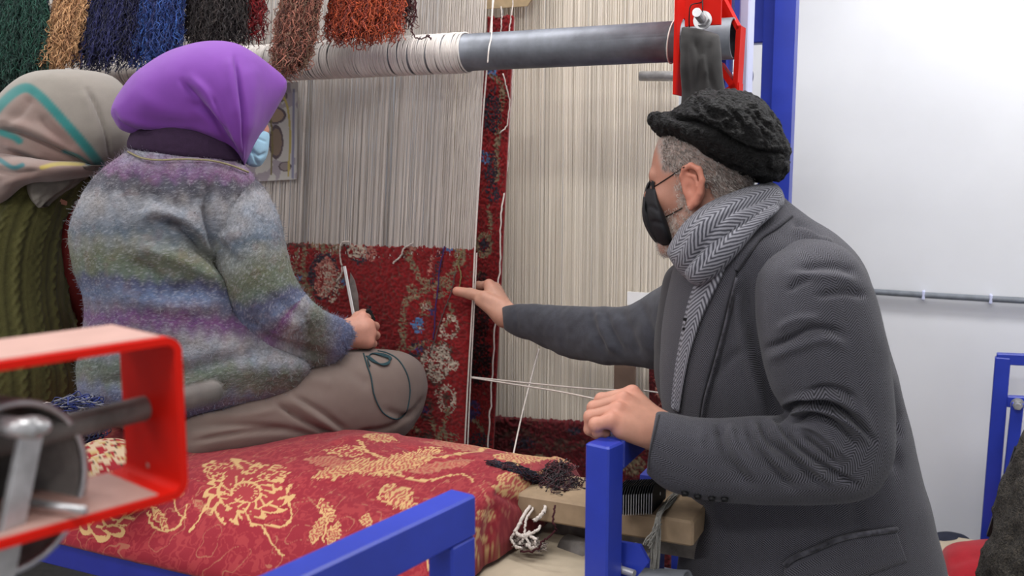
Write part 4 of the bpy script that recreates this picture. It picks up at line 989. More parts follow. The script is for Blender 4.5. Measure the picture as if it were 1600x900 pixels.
cG = at(985, 880, 1.53)
mb = MB(); mb.prism([(0, 0), (0.0, 0.055), (0.06, 0.055), (0.075, 0.03), (0.02, -0.05)], UU, ZZ, VV, at(945, 892, 1.49) , 0.008); mb.build('gusset', M_blue, fr2)
bolt('hex_bolt', at(958, 886, 1.475), UU * 1.0 - VV * 0.25, 0.04, 0.006, fr2, 0.011)
bolt('hex_bolt', at(990, 862, 1.56), UU * 1.0 - VV * 0.25, 0.034, 0.007, fr2, 0.012, M_dksteel)
mb = MB(); pipe(mb, at(905, 902, 1.62), at(1075, 912, 1.50), 0.022, 0.018); mb.build('lower_tube', M_steel, fr2, True)
mb = MB(); mb.tube([at(885, 860, 1.68), at(925, 872, 1.64)], 0.03, 20); mb.build('round_hub', M_dksteel, fr2, True)
# floral little cushion at the left
def floralcol(V, cl):
    C = np.tile(s2l((160, 140, 116)), (len(V), 1)); a = fbm(V * 105, 2, 3); b_ = fbm(V * 140 + 5, 2, 8)
    C = np.where((a > .54)[:, None], s2l((124, 26, 34)), C); C = np.where((abs(a - .54) < .018)[:, None], s2l((60, 40, 30)), C); C = np.where((b_ > .68)[:, None], s2l((150, 128, 84)), C); return C
fc = garment('floral_cushion', [(112, 735, 118, 765, 1.66, .05), (118, 712, 130, 778, 1.67, .07), (136, 696, 150, 782, 1.68, .09), (168, 688, 185, 780, 1.69, .10), (205, 692, 222, 776, 1.70, .09), (235, 715, 240, 762, 1.71, .05)], M_floral, None, [([(130, 715), (150, 705), (170, 700)], 5, -.006)], 60, 60, .3, .3, .004, 12, colf=floralcol)
tag(fc, 'small cream and red floral print cushion behind the red channel', 'cushion')

# ---------------------------------------------------------------- foreground red channel, rod and pipe
near = empty('foreground_loom_end', at(285, 640, 0.78) * np.array([1, 1, 0]), 'near loom end at lower left: red channel, threaded rod and steel pipe', 'loom')
ea = np.array([-.66, -.75, 0]); ea /= np.linalg.norm(ea); ee = np.array([-.76, .65, 0]); ee /= np.linalg.norm(ee)
C0 = at(289, 640, 0.775); ztop = at(280, 522, 0.78)[2]; zbot = at(280, 772, 0.78)[2]
th_ = 0.0065; rc = 0.014
def chan_profile(off):
    P = []
    a0 = 0.45
    zt_, zb_ = ztop - off, zbot + off; r_ = max(rc - off, 0.004)
    P.append((a0, zt_))
    for t in np.linspace(0, math.pi / 2, 7): P.append((off + r_ - r_ * math.sin(t), zt_ - r_ + r_ * math.cos(t)))
    for t in np.linspace(0, math.pi / 2, 7): P.append((off + r_ - r_ * math.cos(t), zb_ + r_ - r_ * math.sin(t)))
    P.append((a0, zb_)); return P
base = C0 * np.array([1, 1, 0])
po, pi_ = chan_profile(0), chan_profile(th_); n = len(po); V = []; F = []
for d in (0, 0.092):
    for (a_, z_) in po: V.append(base + ea * a_ + ee * d + ZZ * z_)
    for (a_, z_) in pi_: V.append(base + ea * a_ + ee * d + ZZ * z_)
for i in range(n - 1):
    F += [(i, i + 1, n + i + 1, n + i), (2 * n + i + 1, 2 * n + i, 3 * n + i, 3 * n + i + 1), (i + 1, i, 2 * n + i, 2 * n + i + 1), (n + i, n + i + 1, 3 * n + i + 1, 3 * n + i)]
mb = MB(); mb.add(V, F); mb.build('red_channel', M_red, near)
# dusty whitish film on the two level faces
mb = MB(); mb.box(base + ea * (0.22) + ee * 0.046 + ZZ * (ztop + 0.0006), 0.41, 0.082, 0.001, ea, ee, ZZ); mb.build('dust_film', M_dust, near)
mb = MB(); mb.box(base + ea * (0.235) + ee * 0.046 + ZZ * (zbot + th_ + 0.0006), 0.42, 0.084, 0.001, ea, ee, ZZ); mb.build('dust_film', M_dust, near)
mb = MB(); mb.box(at(232, 727, 0.805), 0.004, 0.002, 0.004, ee, ea, ZZ); mb.build('paint_chip', M_dust, near)
# threaded rod through the web
rw = at(240, 638, 0.81); m_ = 330; t = np.linspace(0, 1, m_)
tipR = rw - ea * 0.063 + ZZ * 0.004; endR = rw + ea * 0.24 - ZZ * 0.006
mb = MB(); mb.tube(tipR + (endR - tipR) * t[:, None], 0.0105 * (1 + 0.045 * np.sin(np.arange(m_) * 1.6)) * np.where(t < .01, .85, 1), 18); mb.build('threaded_rod', M_dksteel, near, True)
# steel pipe with welded cross inside its open end
pc = at(22, 762, 0.70); pax = UU
mb = MB(); pipe(mb, pc - pax * 0.9, pc, 0.0665, 0.0625, 64); mb.build('steel_pipe', M_dksteel, near, True)
mb = MB(); pipe(mb, pc - pax * 0.002, pc + pax * .002, 0.0670, 0.0620, 64); mb.build('cut_rim', M_zinc, near, True)
mb = MB(); mb.bar(at(52, 655, 0.70), at(2, 905, 0.68), 0.020, 0.006, up=UU, bev=0.001); mb.build('flat_bar', M_zinc, near)
mb = MB(); mb.tube([at(28, 783, 0.72), at(133, 797, 0.70)], 0.0032, 10); mb.build('round_pin', M_zinc, near, True)
mb = MB(); mb.tube(np.array([at(-25, 655, .70), at(20, 668, .69), at(60, 668, .69)]), [0.008, .008, .009], 12); mb.build('weld_lug', M_zinc, near, True)
def lump(name, c, r, mat, parent, amp=.25, seed=0):
    V, F = surfnet(lambda P: ell(P, c, r) + amp * min(r) * (fbm(P / min(r) * 1.2, 2, seed) - .5), np.array(c) - np.array(r) * 1.4, np.array(c) + np.array(r) * 1.4, min(r) / 7)
    return obj(name, V, F, mat, parent, True)
lump('weld_bead', at(52, 666, .695), (.013, .009, .008), M_zinc, near)
mb = MB(); mb.box(base + ea * 0.30 + ee * 0.046 + ZZ * (zbot / 2), 0.07, 0.07, zbot, ea, ee, ZZ); mb.build('stand_post', M_dkblue, near)
mb = MB(); mb.box(np.array([pc[0], pc[1], 0]) - UU * .55 + ZZ * (pc[2] - .066) / 2, 0.07, 0.09, pc[2] - .066); mb.build('pipe_stand', M_dkblue, near)
# ---------------------------------------------------------------- right background
fw = empty('blue_wall_frame', onv(1550, 840, 0.86) * np.array([1, 1, 0]), 'blue steel frame leaning against the white wall at far right', 'frame')
def vb(px, py, v=0.80): return onv(px, py, v)
mb = MB(); a_, b_ = vb(1567, 558), vb(1542, 862); dd_ = (b_ - a_); mb.bar(a_, a_ + dd_ * 1.9 , 0.038, 0.03, up=VV, bev=0.002); mb.build('outer_leg', M_blue, fw)
mb = MB(); mb.bar(vb(1557, 560), vb(1700, 566), 0.03, 0.026, up=VV, bev=0.002); mb.build('top_bar', M_blue, fw)
mb = MB(); mb.bar(vb(1560, 626), vb(1700, 632), 0.03, 0.024, up=VV, bev=0.002); mb.build('mid_bar', M_blue, fw)
mb = MB(); a_, b_ = vb(1590, 628, .77), vb(1566, 850, .77); mb.bar(a_, b_ + (b_ - a_) * .4, 0.03, 0.03, up=VV, bev=0.002); mb.build('inner_leg', M_blue, fw)
bolt('pivot_bolt', vb(1590, 632, 0.765), -VV, 0.03, 0.008, fw, 0.013)
mb = MB(); mb.box(L(1.27, 0.50, 0.5), 0.72, 0.42, 0.05, bev=0.004)
lb_ = mb.build('low_side_bench', M_ply); tag(lb_, 'low pale wooden side bench by the right wall carrying clothes', 'bench')
for du in (-.32, .32):
    for dv in (-.17, .17):
        mb = MB(); mb.box(L(1.27 + du, 0.50 + dv, 0.237), 0.05, 0.05, 0.475); mb.build('leg', M_ply, lb_)
M_redcloth = plain('red_wool', (164, 22, 36), 0.95, var=0.15, scale=30, bmp=0.3, bscale=300, sheen=.1); M_navycloth = plain('navy_padded_cloth', (34, 38, 54), 0.8, var=0.2, scale=30)
M_fuzzy = plain('dark_boucle', (44, 42, 40), 0.95, var=0.6, scale=160, bmp=1.0, bscale=220, bd=0.01, col2=(84, 78, 70))
g = garment('red_cloth_bundle', [(1466, 890, 1470, 905, 2.35, .08), (1482, 868, 1485, 912, 2.35, .12), (1515, 858, 1515, 914, 2.35, .13), (1560, 855, 1560, 914, 2.35, .13), (1600, 862, 1600, 914, 2.35, .12), (1640, 890, 1640, 910, 2.35, .08)], M_redcloth, None, [([(1480, 880), (1520, 868), (1560, 872)], 7, -.006), ([(1540, 862), (1545, 900)], 4, -.008)], 60, 60, .4, .4, .006, 9)
tag(g, 'folded bright red cloth bundle on the low bench at lower right', 'cloth')
g = garment('navy_bag', [(1440, 850, 1445, 880, 2.52, .05), (1458, 838, 1462, 884, 2.52, .07), (1485, 836, 1490, 886, 2.52, .08), (1510, 844, 1512, 886, 2.52, .08), (1530, 862, 1530, 882, 2.52, .05)], M_navycloth, None, [([(1455, 862), (1485, 852), (1515, 860)], 4, -.008)], 50, 50, .4, .4, .006, 9)
tag(g, 'dark navy bag showing between the man and the red cloth', 'bag')
g = garment('boucle_coat', [(1655, 600, 1675, 700, 1.95, .05), (1636, 660, 1685, 700, 1.95, .10), (1612, 715, 1700, 730, 1.95, .14), (1589, 770, 1710, 780, 1.95, .17), (1568, 830, 1715, 820, 1.95, .18), (1550, 880, 1725, 880, 1.95, .19), (1540, 950, 1730, 950, 1.95, .19), (1530, 1040, 1735, 1040, 1.95, .19)], M_fuzzy, None, [], 120, 120, .3, .3, .014, 22)
tag(g, 'dark grey fuzzy boucle coat draped at the right edge', 'coat')
rack = MB(); q = at(1640, 700, 2.0); rack.box(np.array([q[0] + .12, q[1], 0.30]), 0.3, 0.3, 0.60); 
ob = rack.build('coat_stool', M_brown); tag(ob, 'plain brown box stool under the boucle coat', 'stool')
mb = MB(); mb.bar(onv(1548, 838, .6), onv(1592, 700, .6), 0.02, 0.02, up=VV); tag(mb.build('leaning_rod', M_black), 'thin black rod leaning between the blue frame legs', 'rod')
# ================================================================ people
SK = s2l((190, 136, 114)); SKD = s2l((158, 98, 78)); SKL = s2l((208, 164, 144))
def head_sdf(P, s=1.0, fy=1.0, nk_=(0, -.072, -.20)):
    P = P / s; P[..., 1] = np.where(P[..., 1] > 0, P[..., 1] / fy, P[..., 1]); x, y, z = P[..., 0], P[..., 1], P[..., 2]; Pm = P.copy(); Pm[..., 0] = abs(x)
    d = ell(P, (0, -.012, .045), (.074, .096, .088))
    d = smin(d, ell(P, (0, .036, -.012), (.060, .060, .086)), .03)
    d = smin(d, ell(P, (0, .048, -.072), (.044, .044, .042)), .03)
    d = smin(d, cone(Pm, (.050, -.002, -.05), (.016, .078, -.094), .017, .017), .02)
    d = smin(d, cone(Pm, (.0, .087, .032), (.034, .080, .030), .011, .010), .012)
    d = smin(d, ell(Pm, (.040, .060, -.014), (.022, .024, .022)), .02)
    d = -smin(-d, ell(Pm, (.031, .100, .010), (.017, .014, .011)), .008)
    d = smin(d, ell(Pm, (.031, .079, .010), (.0118, .0118, .0105)), .002)
    d = smin(d, chain(P, [(0, .092, .022), (0, .106, 0), (0, .105, -.022)], (.007, .008, .010), .006), .008)
    d = smin(d, ell(Pm, (.009, .098, -.026), (.008, .008, .007)), .006)
    d = smin(d, cone(Pm, (0, .094, -.050), (.019, .086, -.051), .006, .004), .005)
    d = smin(d, cone(Pm, (0, .092, -.061), (.016, .085, -.060), .007, .004), .005)
    d = smin(d, ell(P, (0, .066, -.084), (.018, .014, .014)), .012)
    # ears
    e = ell(Pm, (.078, -.004, .0), (.0075, .020, .031))
    hx = [(.074, .014, .004), (.080, .014, .020), (.086, .006, .031), (.091, -.008, .035), (.094, -.021, .026), (.094, -.024, .008), (.090, -.017, -.012), (.083, -.006, -.026), (.078, .004, -.032), (.075, .009, -.024)]
    e = smin(e, chain(Pm, hx, [.0035, .0042, .0046, .005, .005, .005, .0048, .0065, .0065, .004], .003), .005)
    e = smin(e, chain(Pm, [(.083, .002, .022), (.088, -.012, .016), (.088, -.014, .0), (.083, -.008, -.012)], (.003, .0035, .0035, .003), .003), .004)
    e = -smin(-e, ell(Pm, (.090, .002, -.002), (.009, .008, .011)), .004)
    e = smin(e, ell(Pm, (.078, .011, -.004), (.004, .005, .007)), .003)
    d = smin(d, e, .006)
    d = smin(d, cone(P, (0, -.030, -.045), nk_, .056, .056), .03)
    return d * s
def frame(f, roll=0.0, up=(0, 0, 1)):
    f = np.asarray(f, float); f /= np.linalg.norm(f); r = np.cross(f, up); r /= np.linalg.norm(r); u = np.cross(r, f)
    r2 = r * math.cos(roll) + u * math.sin(roll); u2 = np.cross(r2, f)
    return np.stack([r2, f, u2], 1)        # columns: local x, y, z in world
def head_mesh(org, M, s, h=.003, colf=None, fy=1.0, nk_=(0, -.072, -.20)):
    V, F = surfnet(lambda P: head_sdf(P, s, fy, nk_), np.array([-.105, -.15, -.205]) * s, np.array([.105, .14, .145]) * s, h)
    C = colf(V / s) if colf else np.tile(SK, (len(V), 1))
    return V @ M.T + org, F, C
def hand_mesh(wrist, mcps, fingers, thumb, extra=(), h=.0017, fa=None, rs=(.0098, .0088, .0078), rw=.024, rm=.0125, k=.010):
    w_ = np.asarray(wrist)
    def f(P):
        d = None
        for m in mcps:
            e = cone(P, w_, m, rw * .72, rm); d = e if d is None else smin(d, e, .014)
        if fa is not None: d = smin(d, cone(P, w_, fa, rw, rw * 1.15), .02)
        for (a, b_, ra, rb) in extra: d = smin(d, cone(P, a, b_, ra, rb), .014)
        fd = None
        for m, fg in zip(mcps, fingers):
            pts = [m] + list(fg); r_ = [rs[0] * 1.08] + [rs[0], rs[1], rs[2]][:len(fg)]
            c_ = chain(P, pts, r_, .003)
            # knuckle swellings
            c_ = smin(c_, np.linalg.norm(P - fg[0], axis=-1) - rs[0] * 1.06, .004)
            fd = c_ if fd is None else smin(fd, c_, .0016)
        tp = list(thumb); fd = smin(fd, chain(P, tp, [.017, .0150, .0130, .0112][:len(tp)], .006), .002)
        return smin(d, fd, .006)
    al = [w_] + list(mcps) + [q for fg in fingers for q in fg] + list(thumb) + ([fa] if fa is not None else [])
    al = np.array(al); lo = al.min(0) - .036; hi = al.max(0) + .036
    V, F = surfnet(f, lo, hi, h)
    return V, F
def skincol(V, F, kn=(), base=SK, seed=0):
    n = fbm(V * 70, 3, seed); C = base * (0.88 + .26 * n)[:, None]
    for p, r_ in kn:
        wgt = np.exp(-(np.linalg.norm(V - p, axis=1) / r_) ** 2)[:, None]; C = C * (1 - wgt * .5) + s2l((214, 132, 112)) * wgt * .5
    return C
def body_sdf_mesh(prims, h, k=.03):
    pts = np.array([p for q in prims for p in (q[0], q[1])]); rm = max(max(q[2], q[3]) for q in prims)
    def f(P):
        d = None
        for a, b_, ra, rb in prims:
            e = cone(P, a, b_, ra, rb); d = e if d is None else smin(d, e, k)
        return d
    return surfnet(f, pts.min(0) - rm - .02, pts.max(0) + rm + .02, h)
def skin_smooth(o, n=2):
    m = o.modifiers.new('smooth', 'SMOOTH'); m.factor = 0.5; m.iterations = n

# ---------------------------------------------------------------- the standing man
man = empty('person', np.array([0.52, 1.66, 0.0]), 'standing person in charcoal herringbone coat, black lambskin cap and black mask, reaching to the carpet', 'person')
MH = frame((-.915, .37, -.16), roll=math.radians(-2)); hs = 1.0
earw = at(1081, 292, 1.585); HO = earw - MH @ np.array([-.086, -.004, 0.0]) * hs
def mancol(P):
    x, y, z = P[:, 0], P[:, 1], P[:, 2]; n = fbm(P * 160, 2, 2); n2_ = fbm(P * 60, 2, 8)
    C = np.tile(s2l((164, 116, 98)), (len(P), 1)) * (0.9 + .2 * n2_)[:, None]
    ear = (abs(x) > .078) & (y < .025) & (y > -.03) & (z > -.04) & (z < .04)
    def ss(v, a, b_): t = np.clip((v - a) / (b_ - a), 0, 1); return t * t * (3 - 2 * t)
    hair = ss(-(y - .052 - .25 * (z - .03)), 0, .012) * ss(z - .004 + np.clip(-(y + .02) * .9, -.02, .055), 0, .015)
    hair = np.maximum(hair, ss(-(y + .028), 0, .012) * ss(z + .062, 0, .02)) * ~ear
    C = C * (1 - .78 * hair[:, None] * (0.6 + .7 * n)[:, None]) + s2l((150, 140, 134)) * (.78 * hair * (0.6 + .7 * n))[:, None]
    side = ss(y + .0, 0, .012) * ss(-(y - .026), -.01, .006) * ss(-(z - .02), 0, .02)
    beard = np.maximum(ss(-(z + .036 - .28 * (y - .03)), 0, .02) * ss(y + .004, 0, .012) * ss(z + .125, 0, .02), side * .8) * ~ear
    k_ = (beard * (.30 + .75 * (n > .52)))[:, None] * .62
    C = C * (1 - k_) + s2l((196, 186, 178)) * k_
    C = np.where(ear[:, None], C * .5 + s2l((206, 130, 108)) * .5, C)
    con = np.exp(-(((y - .002) / .007) ** 2 + ((z + .002) / .009) ** 2)) * (abs(x) > .07)
    nk = ss(-(z + .03), 0, .04) * ss(-(y - .0), 0, .02); C = C * (1 - .35 * nk[:, None]) + s2l((200, 110, 88)) * (.35 * nk)[:, None]
    brow = np.exp(-(((z - .034) / .006) ** 2)) * (y > .075) * (abs(x) > .012); C = C * (1 - .5 * brow[:, None]) + s2l((90, 80, 74)) * (.5 * brow)[:, None]
    lips = np.exp(-(((z + .056) / .009) ** 2)) * (y > .084) * (abs(x) < .02); C = C * (1 - .5 * lips[:, None]) + s2l((150, 80, 76)) * (.5 * lips)[:, None]
    return C
hm = head_mesh(HO, MH, hs, .0028, mancol, .86)
# near hand, resting on the rail
wN = at(1042, 678, 1.505)
mN = [at(988, 614, 1.545), at(974, 624, 1.52), at(965, 640, 1.495), at(955, 657, 1.475)]
fN = [[at(940, 624, 1.56), at(926, 641, 1.565), at(934, 656, 1.565)], [at(928, 637, 1.53), at(921, 656, 1.535), at(930, 668, 1.54)],
      [at(923, 651, 1.503), at(921, 671, 1.507), at(931, 678, 1.515)], [at(931, 663, 1.475), at(934, 675, 1.482), at(946, 677, 1.49)]]
tN = [at(1010, 660, 1.54), at(985, 668, 1.565), at(962, 674, 1.57), at(945, 678, 1.565)]
V, F = hand_mesh(wN, mN, fN, tN, [(at(1040, 690, 1.50), at(972, 672, 1.478), .022, .015), (at(1030, 665, 1.52), at(985, 640, 1.53), .024, .018)], fa=at(1100, 700, 1.49), rs=(.0105, .0092, .0082), rm=.0132)
CN = skincol(V, F, [(m, .014) for m in mN] + [(f_[0], .010) for f_ in fN], s2l((186, 136, 116)), 4)
hN = (V, F, CN)
# far hand, pinching the edge of the carpet
wF = at(792, 493, 2.245)
mF = [at(764, 445, 2.30), at(774, 450, 2.315), at(779, 458, 2.325), at(782, 468, 2.33)]
fF = [[at(748, 446, 2.345), at(736, 452, 2.365), at(728, 456, 2.37)], [at(760, 452, 2.36), at(742, 456, 2.385), at(730, 458, 2.385)], [at(765, 460, 2.375), at(750, 465, 2.40), at(738, 466, 2.40)], [at(770, 468, 2.375), at(757, 472, 2.395), at(747, 473, 2.395)]]
tF = [at(782, 478, 2.25), at(757, 465, 2.262), at(735, 459, 2.285), at(714, 455, 2.30)]
V, F = hand_mesh(wF, mF, fF, tF, [(at(785, 488, 2.255), at(768, 462, 2.285), .024, .019), (at(788, 494, 2.245), at(750, 470, 2.262), .023, .013)], fa=at(840, 512, 2.18), rm=.014)
hF = (V, F, skincol(V, F, [(tF[-1], .014), (mF[0], .014)], s2l((184, 138, 118)), 6))
nk = HO + MH @ np.array([0, -.07, -.18]); sN = at(1262, 440, 1.49); sF = at(1085, 455, 1.84)
ch = at(1165, 470, 1.68); wa = at(1235, 690, 1.68); pe = at(1270, 950, 1.68)
def leg(sx, sy):
    hip = pe + np.array([0, sy, -.02]); kn = np.array([.50 + sx, 1.68 + sy, .48]); an = np.array([.56 + sx, 1.68 + sy, .09]); return [(hip, kn, .085, .058), (kn, an, .056, .036)]
prims = [(nk, ch, .06, .11), (at(1130, 440, 1.76), at(1230, 430, 1.60), .085, .085), (ch, wa, .12, .11), (wa, pe, .11, .12),
         (sN, at(1345, 700, 1.45), .052, .042), (at(1345, 700, 1.45), at(1110, 706, 1.485), .042, .031), (at(1110, 706, 1.485), wN, .031, .026),
         (at(1075, 500, 1.86), at(985, 524, 1.98), .032, .028), (at(985, 524, 1.98), at(928, 524, 2.04), .028, .026), (at(928, 524, 2.04), at(850, 508, 2.145), .026, .024), (at(850, 508, 2.145), wF, .024, .024)] + leg(-.02, -.11) + leg(.0, .11)
V, F = body_sdf_mesh(prims, .012)
bo = join([(V, F, SK), hm, hN, hF])
o = obj('body', bo[0], bo[1], M_skin, man, True, col=bo[2]); skin_smooth(o, 1)
# short grey hair
def hairs(name, parent, org, M, s, cond, n, ln, cols, seed, r=.00035):
    rs = np.random.RandomState(seed); Vh, Fh, _ = hm; N = vnormals(Vh, Fh); Pl = (Vh - org) @ M
    if np.sum(N * (Vh - Vh.mean(0))) < 0: N = -N
    ids = np.where(cond(Pl[:, 0], Pl[:, 1], Pl[:, 2]))[0]; ids = rs.choice(ids, min(n, len(ids) * 4))
    base = Vh[ids] + rs.uniform(-.0015, .0015, (len(ids), 3)); t = np.linspace(0, 1, 4)
    dn = M @ np.array([0, -.55, -.8]); d1 = N[ids] * .35 + dn * .65 + rs.normal(0, .25, (len(ids), 3)); d1 /= np.linalg.norm(d1, axis=1)[:, None]
    L_ = ln * rs.uniform(.5, 1.2, len(ids))
    P = base[:, None] + N[ids][:, None] * (.0006 + .0012 * t)[None, :, None] + d1[:, None] * (t[None] * L_[:, None])[..., None]
    V, F = strands(P, r, 3); cc = np.array([s2l(c) for c in cols])[rs.randint(0, len(cols), len(ids))]
    return obj(name, V, F, M_yarn, parent, True, col=np.repeat(cc, 12, 0), kind='stuff')
hairs('hair', man, HO, MH, 1, lambda x, y, z: (x < -.02) & (((y < .045) & (z > .012 + np.clip(y, -.03, 1) * .6) & (z < .12)) | ((y < -.028) & (z > -.05))) & ~((x < -.08) & (y > -.03)), 5200, .007, [(170, 160, 154), (128, 118, 112), (96, 86, 80), (188, 180, 174)], 3)
hairs('beard_stubble', man, HO, MH, 1, lambda x, y, z: (x < 0) & (z < -.03) & (y > .005) & (z > -.11) | ((x < 0) & (z < .015) & (z > -.06) & (y > .004) & (y < .03) & (x > -.078)), 2200, .003, [(206, 198, 190), (176, 164, 156)], 5, .0003)
# trousers and shoes
V, F = body_sdf_mesh([(pe + np.array([0, -.06, .02]), pe + np.array([0, .06, .02]), .135, .135)] + [(a, b_, ra + .022, rb + .03) for (a, b_, ra, rb) in leg(-.02, -.11) + leg(0, .11)], .014)
obj('trousers', V, F, M_trouser, man, True)
for sx, sy in ((-.02, -.11), (0, .11)):
    a0 = np.array([.58 + sx, 1.68 + sy, .045])
    V, F = surfnet(lambda P: np.maximum(smin(cone(P, a0 + [.03, 0, .0], a0 + [-.15, 0, -.008], .042, .036), cone(P, a0 + [0, 0, .03], a0 + [0, 0, .09], .045, .042), .03), .001 - P[..., 2]), a0 - [.22, .07, .06], a0 + [.1, .07, .16], .007)
    obj('shoe', V, F, M_shoe, man, True)
# coat body
cr = [(1150, 322, 1212, 300, 1.655, .055), (1100, 345, 1236, 322, 1.66, .085), (1078, 375, 1266, 347, 1.665, .13), (1058, 410, 1302, 374, 1.67, .175), (1046, 455, 1338, 418, 1.675, .195),
      (1036, 520, 1362, 500, 1.68, .20), (1034, 590, 1388, 590, 1.68, .195), (1042, 660, 1408, 668, 1.68, .19), (1058, 730, 1424, 745, 1.68, .19), (1078, 795, 1442, 812, 1.68, .195), (1064, 860, 1458, 872, 1.68, .20), (1055, 930, 1472, 935, 1.68, .205), (1046, 1020, 1486, 1020, 1.68, .20)]
cst = [([(1166, 440), (1170, 500), (1184, 560), (1205, 620), (1212, 655)], 7, -.020), ([(1150, 430), (1158, 500), (1170, 560), (1192, 640)], 6, .010), ([(1140, 470), (1128, 530), (1112, 590), (1098, 650)], 5, -.008),
       ([(1100, 600), (1130, 570), (1160, 545)], 6, -.005), ([(1397, 600), (1408, 650), (1405, 690)], 6, -.01), ([(1412, 640), (1398, 690), (1402, 740)], 8, -.008),
       ([(1225, 881), (1267, 861), (1316, 841), (1400, 828)], 5, -.004), ([(1240, 345), (1262, 352), (1290, 372)], 6, -.008), ([(1235, 360), (1275, 368), (1300, 385)], 8, .008), ([(1330, 790), (1350, 850)], 9, -.004), ([(1120, 800), (1150, 860), (1160, 900)], 12, -.006)]
coat = garment('coat', cr, M_coat, man, cst, 220, 170, .35, 0.0, .004, 9, 2, 2.15)
ctr = bvh(coat)
# inner jacket seen left of the lapel
garment('inner_jacket', [(1062, 405, 1150, 380, 1.73, .05), (1040, 430, 1160, 410, 1.74, .10), (1030, 480, 1160, 470, 1.74, .13), (1024, 550, 1160, 540, 1.74, .14), (1028, 600, 1160, 600, 1.74, .14), (1044, 660, 1170, 660, 1.73, .13), (1062, 740, 1180, 740, 1.73, .12)], M_coatfine, man, [([(1034, 470), (1040, 560)], 6, -.005)], 80, 80, .3, .3, .004, 12, 4)
flap('collar', ctr, [(1222, 312, 1240, 338), (1192, 332, 1214, 358), (1166, 352, 1190, 374), (1146, 382, 1172, 398), (1130, 412, 1154, 424)], M_coat, man, .012, .004, n=16)
flap('lapel', ctr, [(1118, 402, 1152, 408), (1098, 440, 1150, 432), (1082, 475, 1141, 470), (1069, 520, 1129, 520), (1060, 570, 1114, 575), (1056, 620, 1100, 625), (1058, 670, 1092, 680)], M_coat, man, .012, .004, n=26)
def hstring(name, tr, pts, r, mat, parent, off=.002, m=60, n=6, Y=1.6):
    p = crom(np.array(pts, float), np.linspace(0, len(pts) - 1, m)); C_ = np.array([hit(tr, x, y, off, Y) for x, y in p])
    for _ in range(2): C_[1:-1] = (C_[:-2] + C_[1:-1] * 2 + C_[2:]) / 4
    V, F = tube(C_, r, n); return obj(name, V, F, mat, parent, True)
hstring('lapel_edge', ctr, [(1151, 434), (1142, 470), (1130, 520), (1115, 575), (1101, 625), (1093, 680)], .0022, M_coat, man, .014)
flap('pocket_flap', ctr, [(1228, 881, 1222, 950), (1267, 862, 1262, 935), (1316, 842, 1322, 912), (1360, 834, 1374, 893), (1400, 828, 1418, 878)], M_coat, man, .006, .003, n=16)
hstring('pocket_welt', ctr, [(1226, 884), (1240, 872), (1267, 861), (1316, 841), (1360, 833), (1402, 827)], .0045, M_coat, man, .008)
mb = MB(); c1_ = hit(ctr, 1073, 499, .016, 1.6); c2_ = hit(ctr, 1072, 514, .016, 1.6); mb.tube([c1_, c2_], .0016, 8)
for c_ in (c1_, c2_): mb.box(c_, .012, .005, .005, bev=.001)
mb.build('lapel_clasp', M_black, man)
# near sleeve
sr = [(1205, 392, 1262, 368, 1.52, .03), (1186, 430, 1322, 392, 1.49, .06), (1184, 480, 1357, 442, 1.47, .075), (1190, 540, 1378, 520, 1.455, .08), (1204, 600, 1390, 592, 1.45, .078), (1222, 634, 1395, 655, 1.45, .075),
      (1228, 645, 1390, 720, 1.45, .072), (1218, 650, 1352, 772, 1.45, .070), (1180, 652, 1268, 784, 1.455, .065), (1130, 656, 1190, 785, 1.46, .060), (1085, 655, 1112, 780, 1.47, .055), (1045, 647, 1052, 766, 1.48, .048), (1030, 646, 1016, 742, 1.485, .044), (1026, 648, 1011, 732, 1.487, .043)]
sst = [([(1246, 420), (1299, 417), (1336, 427)], 7, -.004), ([(1231, 453), (1249, 441), (1265, 436)], 5, -.005), ([(1277, 461), (1318, 456), (1352, 461)], 5, -.006), ([(1230, 430), (1290, 432), (1340, 442)], 7, .003),
       ([(1196, 545), (1234, 529), (1265, 514), (1299, 514), (1320, 525)], 5, -.009), ([(1200, 562), (1245, 542), (1290, 530), (1320, 542)], 8, .005), ([(1215, 515), (1245, 500), (1280, 498)], 7, .004),
       ([(1262, 612), (1290, 606), (1320, 612), (1338, 626)], 5, -.008), ([(1250, 622), (1290, 616), (1322, 628)], 5, .004),
       ([(1214, 656), (1235, 636), (1262, 628), (1297, 634), (1330, 652), (1366, 690)], 5, -.016), ([(1225, 632), (1262, 619), (1305, 622), (1345, 650)], 6, .006), ([(1235, 646), (1262, 636), (1297, 643), (1330, 664), (1355, 690)], 4, .008),
       ([(1240, 658), (1262, 650), (1290, 655), (1318, 672), (1342, 700)], 4, -.011), ([(1248, 668), (1275, 672), (1300, 692), (1325, 716)], 5, .007), ([(1256, 680), (1280, 700), (1312, 728)], 4, -.009),
       ([(1190, 656), (1203, 688), (1244, 724), (1284, 758)], 6, -.010), ([(1205, 656), (1225, 690), (1262, 722), (1298, 752)], 5, .007), ([(1222, 662), (1248, 700), (1300, 738), (1340, 758)], 5, -.010),
       ([(1168, 662), (1182, 700), (1215, 740), (1240, 765)], 6, -.008), ([(1178, 662), (1195, 700), (1230, 740)], 5, .006), ([(1123, 660), (1130, 690), (1140, 722), (1172, 760)], 8, -.009), ([(1140, 662), (1150, 700), (1180, 745)], 7, .006), ([(1096, 668), (1098, 710), (1115, 755)], 8, .003), ([(1330, 610), (1350, 650), (1362, 690)], 8, .003)]
sleeve = garment('sleeve', sr, M_coat, man, sst, 280, 170, .5, .08, .004, 10, 5, 2.1, amp=1.35); strn = bvh(sleeve)
